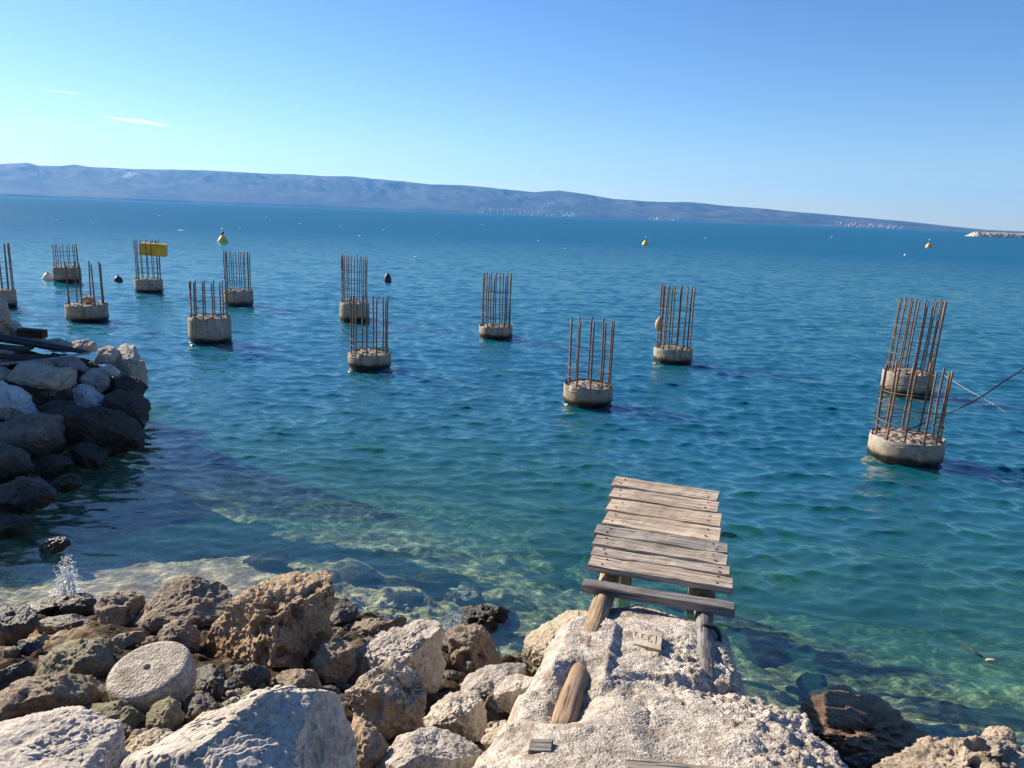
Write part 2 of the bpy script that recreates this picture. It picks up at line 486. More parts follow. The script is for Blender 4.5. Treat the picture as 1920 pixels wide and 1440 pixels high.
# weed meadows growing on the floor
weed = np.zeros(len(xf))
for px, py, z, rx, ry in [(1610, 1150, -.6, .75, .42), (1520, 1100, -.7, .6, .35), (1860, 1330, -.5, .8, .45), (1040, 1030, -.5, .45, .3), (700, 1100, -.3, .5, .25),
                          (880, 1080, -.4, .5, .25), (500, 1045, -.3, .4, .14), (1430, 1030, -.9, .5, .3), (760, 1030, -.5, .5, .2), (1700, 1250, -.5, .35, .16), (950, 1130, -.4, .4, .15)]:
    c = Pz(px, py, z)
    q = ((xf - c[0]) / rx) ** 2 + ((yf - c[1]) / ry) ** 2
    weed = np.maximum(weed, np.exp(-q))
at = me.attributes.new('weed', 'FLOAT', 'POINT'); at.data.foreach_set('value', weed.astype(np.float32))
at = me.attributes.new('sand', 'FLOAT', 'POINT')
sandm = np.maximum(leftsand, np.exp(-(((xf + 1.9) / 1.9) ** 2 + ((yf - 9.5) / 1.5) ** 2)))
sc_ = Pz(30, 1225, .35); sandm = np.maximum(sandm, np.exp(-(((xf - sc_[0]) / .5) ** 2 + ((yf - sc_[1]) / .25) ** 2)) * 1.2)
at.data.foreach_set('value', np.clip(sandm, 0, 1).astype(np.float32))
n = NT('stony sea floor and shore'); g = n.n('NewGeometry').outputs['Position']
aw = n.n('Attribute', attribute_name='weed').outputs['Fac']; asd = n.n('Attribute', attribute_name='sand').outputs['Fac']
z, pos = n.worldz()
b1 = n.noise(pos, 2.6, 7, .62); b2 = n.noise(pos, 14, 6, .65); vc = n.voro(pos, 9, 'F1', 'Color'); sp = n.n('SeparateColor'); n.l(vc, sp.inputs[0])
under = n.mix(n.ramp(b1, .36, .6), (.14, .14, .06), (.35, .33, .19))
under = n.mix(n.math('MULTIPLY', n.ramp(sp.outputs[0], .55, .9), .55), under, (.30, .28, .17))
under = n.mix(asd, under, n.mix(n.ramp(b1, .4, .65), (.40, .315, .22), (.30, .24, .165)))
wk = n.ramp(n.math('ADD', aw, n.math('MULTIPLY', n.math('SUBTRACT', b1, .5), 1.1)), .30, .55)
under = n.mix(n.math('MULTIPLY', wk, .93), under, (.014, .018, .014))
land = n.mix(n.ramp(b1, .35, .65), (.03, .023, .016), (.07, .052, .035))
land = n.mix(n.math('MULTIPLY', n.ramp(sp.outputs[1], .6, .95), .5), land, (.20, .16, .115))
land = n.mix(asd, land, (.42, .31, .19))
wetk = n.ramp(z, .32, .05)
land = n.mix(n.math('MULTIPLY', wetk, .85), land, (.028, .021, .014))
col = n.mix(n.ramp(z, .03, -.06), land, under)
col = n.mix(1.0, col, n.ramp(b2, .3, .7, .7, 1.25), 'MULTIPLY')
n.bsdf(col, .95, n.bump(n.math('ADD', b2, n.math('MULTIPLY', n.voro(pos, 30), -.5)), .7, .02), 0.02)
me.materials.append(n.m)
struct('seabed', me, 'stony shore and sea floor sloping down under the clear water', 'ground')

# ------------------------------------------------------------------ water sheet
NA = 1250
az = np.linspace(math.radians(-64), math.radians(64), NA)
rr = [2.6]
while rr[-1] < 130: rr.append(rr[-1] * 1.0030)
while rr[-1] < 260: rr.append(rr[-1] * 1.008)
while rr[-1] < 30000: rr.append(rr[-1] * 1.06)
rr = np.array(rr)
RR, AZ = np.meshgrid(rr, az, indexing='ij')
wx = (RR * np.sin(AZ)).ravel(); wy = (RR * np.cos(AZ)).ravel(); wr = RR.ravel()
gb = ground_base(np.clip(wx, -59, 59), np.clip(wy, -10, 59))
dep = np.where(wr > 58, 9.0, np.maximum(-gb, 0.0))
dr = np.maximum(np.gradient(rr)[:, None] * np.ones(NA)[None], RR * (az[1] - az[0])).ravel()
calm = .28 + .72 * sstep(dep, .1, 1.6)
gust = 1 + .45 * noise3(np.stack([wx * .045, wy * .07, np.zeros_like(wx)], 1), 5)
amp_loc = (calm * gust * sstep(-wr, -300, -120)).astype(np.float32)
dz = np.zeros(len(wx), np.float32); dx = np.zeros_like(dz); dy = np.zeros_like(dz)
wx32, wy32 = wx.astype(np.float32), wy.astype(np.float32)
NW = 110
lam = np.exp(np.linspace(math.log(.13), math.log(3.0), NW)) * (1 + .05 * rng.standard_normal(NW))
dirs = math.radians(12) + math.radians(23) * rng.standard_normal(NW)
slope_t = (lam / .30) ** np.where(lam < .30, .9, -1.25)
slope_t *= 1 / math.sqrt((slope_t ** 2).sum() / 2) * .27
for k in range(NW):
    L = lam[k]; kk = 2 * math.pi / L; a = slope_t[k] / kk
    cx, cy = math.sin(dirs[k]), math.cos(dirs[k])
    mask = np.clip((L / np.maximum(dr, 1e-6) - 2.2) / 1.8, 0, 1).astype(np.float32)
    ph = (kk * (wx32 * cx + wy32 * cy) + rng.random() * 6.283).astype(np.float32)
    A = a * mask * amp_loc
    dz += A * np.cos(ph); s = A * np.sin(ph) * 1.05
    dx -= s * cx; dy -= s * cy
me = mesh_np('sea', np.stack([wx + dx, wy + dy, dz], 1), grid_faces(len(rr), NA))
at = me.attributes.new('depth', 'FLOAT', 'POINT'); at.data.foreach_set('value', dep.astype(np.float32))
at = me.attributes.new('far', 'FLOAT', 'POINT'); at.data.foreach_set('value', sstep(wr, 20, 140).astype(np.float32))
del RR, AZ, dx, dy

n = NT('sea water')
pos = n.n('NewGeometry').outputs['Position']
ad = n.n('Attribute', attribute_name='depth').outputs['Fac']; af = n.n('Attribute', attribute_name='far').outputs['Fac']
mp = n.n('Mapping'); mp.inputs['Rotation'].default_value = (0, 0, math.radians(12)); mp.inputs['Scale'].default_value = (.6, 1.0, 1); n.l(pos, mp.inputs[0])
r1 = n.noise(mp.outputs[0], 8.0, 4, .6, .3)
rm = n.noise(mp.outputs[0], 2.4, 5, .6, .3)
rf = n.noise(mp.outputs[0], .5, 6, .62, .3)
nm = n.bump(r1, n.ramp(af, 0, 1, .3, .25), .03)
nm = n.bump(rm, n.ramp(af, 0.0, .35, 0, .7), .12, nm)
nm = n.bump(rf, n.ramp(af, .2, 1, 0, .9), .5, nm)
T = n.math('EXPONENT', n.math('MULTIPLY', ad, -.66))
body = n.mix(n.ramp(ad, .4, 3.2), (.018, .15, .125), n.mix(n.ramp(af, 0, .8), (.001, .102, .142), (.0005, .092, .195)))
upv = n.n('Mix', data_type='VECTOR'); upv.inputs[0].default_value = .62; upv.inputs[4].default_value = (0, 0, 1); n.l(nm, upv.inputs[5]); upn = n.n('VectorMath', operation='NORMALIZE'); n.l(upv.outputs[1], upn.inputs[0])
dif = n.n('BsdfDiffuse'); n.l(body, dif.inputs[0]); n.l(upn.outputs[0], dif.inputs['Normal'])
# caustic light net painted into the transparent colour with ridged noise
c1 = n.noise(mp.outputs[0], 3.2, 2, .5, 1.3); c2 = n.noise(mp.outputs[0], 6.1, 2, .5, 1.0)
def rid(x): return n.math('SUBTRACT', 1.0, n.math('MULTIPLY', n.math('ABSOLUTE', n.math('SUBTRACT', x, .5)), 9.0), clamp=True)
caustic_net = n.math('ADD', n.ramp(ad, .04, .5, .66, .58), n.math('MULTIPLY', n.ramp(ad, .04, .5, .6, 1), n.math('ADD', n.math('MULTIPLY', n.math('POWER', rid(c1), 2.2), 1.15), n.math('MULTIPLY', n.math('POWER', rid(c2), 2.0), .45))))
tcol = n.mix(1.0, n.mix(n.ramp(ad, .05, 1.5, 0, 1, 'LINEAR'), (.92, .97, .92), (.46, .82, .74)), caustic_net, 'MULTIPLY')
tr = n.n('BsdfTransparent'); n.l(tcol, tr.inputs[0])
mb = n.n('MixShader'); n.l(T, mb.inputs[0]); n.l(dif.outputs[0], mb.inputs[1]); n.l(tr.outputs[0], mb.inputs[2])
fr = n.n('Fresnel'); fr.inputs['IOR'].default_value = 1.33; n.l(nm, fr.inputs['Normal'])
gl = n.n('BsdfGlossy'); gl.inputs['Color'].default_value = (1, 1, 1, 1); n.val(n.ramp(af, 0, 1, .02, .2), gl.inputs['Roughness']); n.l(nm, gl.inputs['Normal'])
ms = n.n('MixShader'); n.l(n.math('MULTIPLY', fr.outputs[0], n.math('ADD', n.ramp(ad, .3, 2.0, .14, .36), n.ramp(af, 0, 1, 0, -.22))), ms.inputs[0]); n.l(mb.outputs[0], ms.inputs[1]); n.l(gl.outputs[0], ms.inputs[2])
n.l(ms.outputs[0], n.out.inputs[0])
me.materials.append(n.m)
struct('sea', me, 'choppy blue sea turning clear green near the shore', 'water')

# ------------------------------------------------------------------ rocks
def parse(s): return np.array([[float(a) for a in t.split(',')] for t in s.split()])


def rock(name, label, cat, style, outline, D=None, th=None, lean=.55, seed=None, lod=6, cuts=7, amp=1.0, dz=0.0, boxy=.78, group=None, pits=0.0, layer=0.0, sink=0.0):
    """a boulder whose outline is known: it gets its own distance, a real thickness, facets, and relief all round"""
    pts = parse(outline)
    lo, hi = pts.min(0), pts.max(0)
    seg = np.vstack([pts, pts[:1]]); dense = np.concatenate([np.linspace(seg[i], seg[i + 1], 24, endpoint=False) for i in range(len(pts))])
    c = dense.mean(0)
    ang = np.arctan2(-(dense[:, 1] - c[1]), dense[:, 0] - c[0]); rad = np.hypot(dense[:, 0] - c[0], dense[:, 1] - c[1])
    nb = 180; bins = ((ang + np.pi) / (2 * np.pi) * nb).astype(int) % nb
    rb = np.full(nb, np.nan)
    for b in range(nb):
        m = bins == b
        if m.any(): rb[b] = rad[m].max()
    idx = np.arange(nb); ok = ~np.isnan(rb); rb = np.interp(idx, idx[ok], rb[ok], period=nb)
    rb = (np.roll(rb, 1) + 2 * rb + np.roll(rb, -1)) / 4
    bottom = pts[pts[:, 1].argmax()]
    if D is None:
        p = hit_ground(bottom[0], min(bottom[1], 1600), dz); w0 = depth_of(p); wb = w0
    else:
        w0 = depth_of(Py(c[0], c[1], D)); wb = None
    wpx, hpx = hi - lo
    if th is None: th = .42 * math.sqrt(wpx * hpx) / F * w0
    if wb is not None: w0 = wb + th * .35 + lean * (bottom[1] - c[1]) / F * wb
    if seed is None: seed = int(abs(hash((round(c[0]), round(c[1])))) % 9999)
    S, Fc = ico(lod)
    a, b, cc = S[:, 0], S[:, 1], S[:, 2]
    rho = np.hypot(a, b); tt = np.arctan2(b, a)
    rs = np.abs(rho) ** boxy; cs = np.sign(cc) * np.abs(cc) ** boxy
    nrm = np.maximum(rs, 1e-9)
    fb = (tt + np.pi) / (2 * np.pi) * nb - .5
    R = np.interp(fb, idx, rb, period=nb)
    px = c[0] + R * rs * np.cos(tt); py = c[1] - R * rs * np.sin(tt)
    w = w0 - th * cs + lean * (c[1] - py) / F * w0
    V = CAM + ray(px, py) * w[:, None]
    ctr = CAM + ray(c[0], c[1]) * w0
    loc = V - ctr
    size = float(np.sqrt(np.prod(loc.max(0) - loc.min(0) + 1e-6) ** (2 / 3)))
    r_ = np.random.default_rng(seed)
    tocam = -ray(c[0], c[1]); tocam /= np.linalg.norm(tocam)
    if not pits: cuts = int(cuts * 2.2)
    for k in range(cuts):
        nrm_ = r_.standard_normal(3); nrm_ /= np.linalg.norm(nrm_)
        if k == 0: nrm_ = np.array([.1, .25, 1.]) + .25 * r_.standard_normal(3)
        if nrm_ @ tocam < .45: nrm_ = nrm_ + tocam * (.6 - nrm_ @ tocam)
        nrm_ /= np.linalg.norm(nrm_)
        dd = loc @ nrm_; s = dd.max() * r_.uniform(.55, .86)
        loc = loc - np.outer(np.maximum(dd - s, 0) * .97, nrm_)
    dirn = loc / np.maximum(np.linalg.norm(loc, axis=1), 1e-6)[:, None]
    q = loc + ctr
    f1 = 1.6 / size
    tn = fbm(q * f1 * 2.1 + 5, 4, seed + 31, .55) * 5; tf = np.floor(tn); ts = sstep(tn - tf, .38, .62)
    disp = size * .020 * (tf + ts) * (0.55 if pits else 1.0)
    disp += size * (.026 * fbm(q * f1 * 1.3, 3, seed) + .022 * ridged(q * f1 * 2.6, 4, seed + 5, .6) - .018)
    disp += .007 * ridged(q * 11, 4, seed + 9, .6) - .004 + .006 * fbm(q * 38, 3, seed + 19, .7)
    if layer:
        disp += layer * ridged(q * np.array([3, 5, 26.]), 3, seed + 3) * .5
    if pits:
        f, s2, ci = worley(q * 9, seed + 2); disp -= pits * np.maximum(.55 - f, 0) * sstep(ci, .25, .5) * .16
        f, s2, ci = worley(q * 24, seed + 4); disp += pits * (.5 - f) * .022
    loc = loc + dirn * (disp * amp)[:, None]
    me = mesh_np(name, loc, Fc, [MAT[style]])
    ctr = ctr - np.array([0, 0, sink])
    return tag(link(name, me, None, ctr), label, cat, group)


G1 = 'boulders along the near shore'
rock('boulder', 'pale rippled limestone slab beside the big grey boulder, cut off by the frame', 'boulder', 'white',
     '-70,1395 0,1362 60,1345 110,1338 150,1345 205,1362 220,1385 226,1410 236,1440 240,1500 150,1560 -80,1540', lod=8, cuts=3, lean=1.25, layer=.03, group=G1, seed=11, th=.16, amp=.7)
rock('boulder', 'biggest grey-white boulder with a sunlit top rim and shaded face', 'boulder', 'grey',
     '236,1440 252,1415 300,1398 335,1375 380,1353 430,1332 470,1312 540,1298 590,1300 640,1310 660,1345 668,1390 665,1440 655,1520 450,1580 240,1540', lod=8, cuts=2, lean=.3, group=G1, seed=25, th=.34, amp=.5)
rock('rock', 'small cream layered rock wedged behind the biggest grey boulder', 'rock', 'cream', '232,1418 258,1390 285,1376 305,1373 330,1384 318,1402 285,1412 250,1432 236,1436', cuts=3, layer=.02, group=G1, seed=3)
rock('rock', 'long cream ledge of rock along the back edge of the biggest grey boulder', 'rock', 'cream', '315,1385 345,1362 400,1338 455,1318 480,1312 470,1335 410,1360 345,1390', cuts=3, group=G1, seed=4, lean=1.0)
rock('boulder', 'big tan brown conglomerate boulder full of hollows beside the round disc', 'boulder', 'brown',
     '372,1225 385,1190 410,1165 435,1140 462,1115 500,1095 545,1075 585,1063 605,1072 622,1100 628,1125 615,1155 612,1190 600,1215 580,1245 540,1252 500,1258 470,1245 430,1250 400,1245',
     lod=8, cuts=5, pits=1.3, lean=.55, group=G1, seed=31, amp=1.15)
rock('boulder', 'dark brown ledge-like boulder with a smooth scooped hollow, at the water', 'boulder', 'dark',
     '252,1170 270,1150 295,1120 310,1095 345,1083 390,1090 428,1098 430,1120 415,1150 395,1175 360,1185 310,1192 270,1190', lod=7, cuts=5, pits=.6, layer=.02, group=G1, seed=8)
rock('boulder', 'brown rounded boulder between the splash and the hollowed dark boulder', 'boulder', 'dark',
     '178,1140 190,1118 225,1112 262,1110 275,1130 262,1150 240,1165 220,1190 200,1175 185,1160', cuts=5, pits=.8, group=G1, seed=18)
rock('rock', 'dark block of rock just behind the round disc', 'rock', 'dark', '297,1192 310,1175 350,1160 370,1175 375,1205 362,1232 330,1220 300,1208', cuts=6, group=G1, seed=19)
rock('boulder', 'greenish grey slanted slab beside the round disc', 'boulder', 'green',
     '62,1272 80,1245 110,1215 140,1203 195,1205 215,1218 212,1245 200,1270 170,1275 110,1280', cuts=5, layer=.015, group=G1, seed=21, lean=.9)
rock('boulder', 'dark brown ribbed slab below the greenish slab', 'boulder', 'dark',
     '3,1335 10,1300 60,1280 120,1272 200,1270 205,1300 175,1330 110,1345 50,1352 5,1362', cuts=5, layer=.03, group=G1, seed=22, lean=.8)
rock('rock', 'flat olive slab in front of the round disc', 'rock', 'green', '136,1340 170,1328 225,1320 250,1330 268,1345 280,1362 245,1366 210,1360 175,1352', cuts=4, layer=.02, lean=1.2, group=G1, seed=23)
rock('rock', 'small mossy yellow block leaning at the foot of the round disc', 'rock', 'green', '278,1340 290,1320 320,1312 338,1320 338,1350 327,1374 298,1377 278,1366', cuts=6, group=G1, seed=24)
rock('rock', 'small ochre rock tucked under the edge of the round disc', 'rock', 'dark', '150,1322 165,1305 185,1290 205,1292 215,1315 195,1325 165,1328', cuts=4, group=G1, seed=26)
rock('boulder', 'dark rounded boulder cut off by the frame, in the shallows', 'boulder', 'wetdark', '-40,1160 0,1142 40,1138 62,1150 70,1170 45,1200 0,1208 -40,1205', cuts=4, group=G1, seed=27)
rock('rock', 'flat dark slab awash beside the splash', 'rock', 'wetdark', '30,1145 60,1128 110,1117 160,1112 176,1118 150,1135 100,1148 60,1158 40,1158', cuts=3, lean=1.6, group=G1, seed=28, th=.08)
rock('rock', 'low wet dark rock right under the splash', 'rock', 'wetdark', '110,1150 125,1130 150,1122 180,1122 185,1140 165,1152 130,1158', cuts=4, group=G1, seed=29)
rock('rock', 'small tan pointed rock below the brown rounded boulder', 'rock', 'dark', '158,1200 172,1182 190,1178 203,1186 198,1204 175,1208', cuts=5, group=G1, seed=30)
rock('rock', 'ribbed brown ridge of rock leading up to the round disc', 'rock', 'dark', '190,1215 215,1200 250,1188 275,1186 265,1202 235,1212 212,1228 195,1228', cuts=3, layer=.02, group=G1, seed=32)
rock('rock', 'dark angular rock beside the patch of sunlit sand', 'rock', 'wetdark', '-25,1300 -20,1262 5,1258 35,1248 50,1238 62,1255 50,1275 15,1290', cuts=5, group=G1, seed=33)
rock('rock', 'wet dark ledge in the shadow below the splash', 'rock', 'wetdark', '70,1170 100,1158 140,1160 180,1168 200,1182 150,1190 110,1192 80,1185', cuts=3, layer=.02, group=G1, seed=34, lean=1.3)
rock('boulder', 'tall angular pale boulder with sharp edges beside the dark pitted rocks', 'boulder', 'white',
     '655,1250 665,1225 705,1200 750,1180 780,1160 795,1154 815,1165 832,1185 840,1215 853,1245 850,1265 825,1290 800,1312 770,1318 720,1310 665,1295 654,1275', lod=8, cuts=8, group=G1, seed=41, lean=.35)
rock('boulder', 'rough tan gravelly boulder in front of the angular pale boulder', 'boulder', 'rough',
     '652,1300 690,1270 715,1250 735,1233 765,1250 785,1275 795,1300 790,1330 780,1365 745,1390 725,1392 700,1370 670,1335', lod=8, cuts=5, pits=1.0, group=G1, seed=42, lean=.4)
rock('rock', 'tan brown rock squeezed between the grey boulder and the gravelly boulder', 'rock', 'brown',
     '664,1345 685,1355 703,1372 724,1398 716,1418 700,1450 680,1475 660,1470', cuts=5, group=G1, seed=43)
rock('boulder', 'smooth bluish white boulder with a bright broken top, cut off by the frame', 'boulder', 'grey',
     '702,1440 725,1410 750,1385 790,1367 840,1371 885,1393 903,1425 903,1480 860,1530 720,1530', lod=7, cuts=3, group=G1, seed=44, lean=.7, amp=.6)
rock('boulder', 'pale wedge of rock beside the gravelly boulder, half in shade', 'boulder', 'white',
     '788,1352 815,1325 838,1305 870,1294 896,1300 912,1335 921,1357 905,1382 870,1396 830,1375 795,1366', lod=7, cuts=7, group=G1, seed=45, lean=.5)
rock('rock', 'small pale pinkish angular rock at the foot of the concrete ramp', 'rock', 'white',
     '934,1300 950,1275 975,1261 1000,1270 1016,1285 996,1310 985,1332 950,1347 937,1330', cuts=7, group=G1, seed=46, lean=.4, dz=.12)
rock('rock', 'small brown gravelly lump below the pinkish angular rock', 'rock', 'rough', '908,1388 928,1360 958,1349 978,1370 977,1400 952,1427 925,1420 910,1405', cuts=4, pits=.8, group=G1, seed=47, dz=.1)
rock('boulder', 'dark brown pitted shelf of rock at the edge of the inlet', 'boulder', 'dark',
     '820,1167 850,1147 882,1137 945,1140 970,1153 971,1175 935,1205 900,1202 858,1188', lod=7, cuts=4, pits=1.0, group=G1, seed=48)
rock('boulder', 'brown pitted boulder under the dark shelf, beside the angular pale boulder', 'boulder', 'dark',
     '836,1188 860,1172 900,1175 918,1190 926,1220 945,1245 905,1256 862,1266 848,1230', cuts=5, pits=1.2, group=G1, seed=49)
rock('rock', 'small brown knob of rock at the water above the dark shelf', 'rock', 'dark', '824,1130 845,1110 870,1104 900,1112 908,1130 880,1145 842,1144', cuts=5, pits=.6, group=G1, seed=50)
rock('boulder', 'dark slab with a pale flat top leaning against the concrete ramp', 'boulder', 'shade',
     '845,1298 880,1264 920,1250 985,1243 978,1268 960,1310 930,1345 915,1330 900,1300', cuts=5, group=G1, seed=51, lean=.9)
rock('rock', 'dark round rock in the shade of the brown conglomerate boulder', 'rock', 'dark', '588,1242 605,1212 625,1197 652,1202 667,1228 655,1275 620,1288 595,1272', cuts=4, group=G1, seed=52)
rock('rock', 'low brown rock underneath the brown conglomerate boulder', 'rock', 'dark', '515,1275 545,1255 590,1262 612,1290 580,1315 530,1305', cuts=5, group=G1, seed=53)
rock('rock', 'dark shaded rock beneath the hollows of the conglomerate boulder', 'rock', 'wetdark', '440,1262 470,1248 510,1258 515,1285 480,1300 445,1292', cuts=5, group=G1, seed=54)
rock('rock', 'low dark ledge behind the angular pale boulder', 'rock', 'dark', '650,1180 668,1165 700,1160 745,1163 775,1160 745,1185 705,1200 665,1195', cuts=4, pits=.7, group=G1, seed=55)
rock('rock', 'dark knob touching the tip of the conglomerate boulder', 'rock', 'wetdark', '615,1150 635,1125 660,1128 672,1150 655,1175 628,1180', cuts=5, group=G1, seed=56)
rock('rock', 'dark flat stone beside the yellow mossy block', 'rock', 'wetdark', '342,1350 350,1310 385,1298 402,1318 395,1350 362,1368', cuts=5, group=G1, seed=57)
rock('rock', 'shaded block in the gap beside the round disc', 'rock', 'wetdark', '370,1270 385,1255 415,1262 418,1300 395,1318 374,1300', cuts=5, group=G1, seed=58)
rock('rock', 'pointed brown rock in the dark gap by the cream layered rock', 'rock', 'dark', '232,1402 250,1378 275,1366 282,1380 262,1395 240,1412', cuts=5, group=G1, seed=59)
# pale flank of the ramp
rock('boulder', 'pale cream boulder plastered into the side of the concrete ramp', 'boulder', 'cream',
     '982,1222 1000,1186 1040,1160 1080,1144 1110,1152 1120,1200 1105,1260 1070,1310 1020,1310 975,1280 965,1255', lod=7, cuts=4, group=G1, seed=61, lean=.75, dz=.05)
rock('boulder', 'sunlit brown rock half sunk in the green water beside the ramp', 'boulder', 'sunk',
     '1505,1292 1540,1278 1590,1274 1640,1290 1690,1320 1735,1365 1745,1392 1700,1402 1690,1418 1620,1424 1570,1412 1535,1370', lod=7, cuts=2, pits=1.0, group=G1, seed=62, D=4.70, lean=1.85, th=.11, sink=.07, amp=1.7)
rock('boulder', 'pinkish smooth boulder on the gravelly mass at the frame corner', 'boulder', 'pink', '1828,1392 1850,1368 1880,1361 1899,1372 1904,1392 1880,1410 1845,1408', cuts=5, group=G1, seed=63, D=4.05, amp=.7)
rock('rock', 'small tan stone set in the gravelly mass beside the pinkish boulder', 'rock', 'pink', '1713,1394 1740,1384 1762,1385 1769,1402 1745,1416 1720,1412', cuts=5, group=G1, seed=64, D=4.0)
rock('boulder', 'gravelly conglomerate mass filling the frame corner', 'boulder', 'rough',
     '1640,1445 1680,1422 1720,1406 1760,1396 1800,1388 1850,1384 1905,1400 1950,1425 1990,1500 1900,1560 1700,1560 1630,1500', lod=7, cuts=3, pits=1.8, group=G1, seed=65, D=3.65, lean=1.0, th=.3)
rock('rock', 'flat shaded stone in the gap below the half-sunk brown rock', 'rock', 'shade', '1560,1432 1600,1420 1650,1418 1700,1412 1680,1440 1640,1460 1580,1462', cuts=4, group=G1, seed=66, D=4.15, lean=1.2)

GF = 'middle sized stones filling the gaps of the shore'
for i, (px, py, s_) in enumerate([(60, 1215, 26), (120, 1200, 22), (20, 1225, 18), (245, 1175, 20), (285, 1205, 18), (222, 1190, 16), (40, 1300, 20), (150, 1345, 24), (265, 1385, 22), (230, 1372, 20), (395, 1262, 24), (430, 1290, 26), (470, 1315, 24), (520, 1310, 24),
                               (360, 1330, 22), (560, 1322, 26), (620, 1300, 24), (635, 1190, 20), (690, 1205, 20), (600, 1262, 18), (645, 1290, 20), (640, 1330, 24), (750, 1370, 22), (720, 1345, 22), (815, 1290, 20), (880, 1290, 22), (905, 1320, 20), (925, 1370, 18), (930, 1440, 24), (900, 1270, 20),
                               (845, 1270, 22), (990, 1350, 20), (965, 1440, 18), (690, 1180, 20), (730, 1190, 22), (560, 1275, 20), (445, 1262, 20), (380, 1300, 18), (870, 1160, 16), (655, 1150, 18), (130, 1165, 18), (200, 1160, 16), (90, 1240, 18), (330, 1240, 18)]):
    an = np.linspace(0, 6.283, 9, endpoint=False) + rng.random(); sq = rng.uniform(.6, .9)
    ol = ' '.join(f'{px + .95 * s_ * rng.uniform(.75, 1.15) * math.cos(a):.0f},{py + .85 * s_ * sq * rng.uniform(.75, 1.15) * math.sin(a):.0f}' for a in an)
    rock('stone', 'middle sized dark stone filling a gap between the shore boulders', 'stone', ['wetdark', 'wetdark', 'dark', 'wetdark', 'dark'][i % 5], ol, lod=5, cuts=6, seed=500 + i, group=GF)

# submerged rocks
GS = 'dark rocks under the clear water'
for lab, ol, zc, sd in [
    ('dark weedy rock under the water beside the wooden jetty', '982,1002 1020,988 1062,993 1095,1012 1102,1040 1060,1052 1008,1034', -.10, 71),
    ('dark rock just under the rippled sandy shallows', '452,1040 490,1022 535,1028 542,1046 500,1057 460,1050', -.05, 72),
    ('dark submerged rock near the tip of the conglomerate boulder', '625,1062 660,1050 705,1058 715,1080 670,1092 632,1080', -.08, 73),
    ('long dark submerged rock above the low dark ledge', '690,1120 730,1098 790,1100 810,1120 760,1138 705,1136', -.06, 74),
    ('dark olive rock under water beside the small brown knob', '760,1075 800,1060 850,1066 870,1082 820,1095 772,1092', -.15, 75),
    ('grey rounded stone under the green water by the concrete ramp', '1495,1262 1515,1248 1545,1254 1552,1270 1520,1280 1498,1275', -.12, 76),
    ('dark sunken slab below the weathered grey beam', '1370,1190 1400,1165 1460,1180 1500,1215 1470,1250 1410,1240', -.35, 77)]:
    pts = parse(ol); c = pts.mean(0)
    rock('submerged_rock', lab, 'rock', 'underwater', ol, D=float(Pz(c[0], c[1], zc)[1]), th=.12, lean=1.7, lod=5, cuts=3, seed=sd, group=GS, sink=.07)

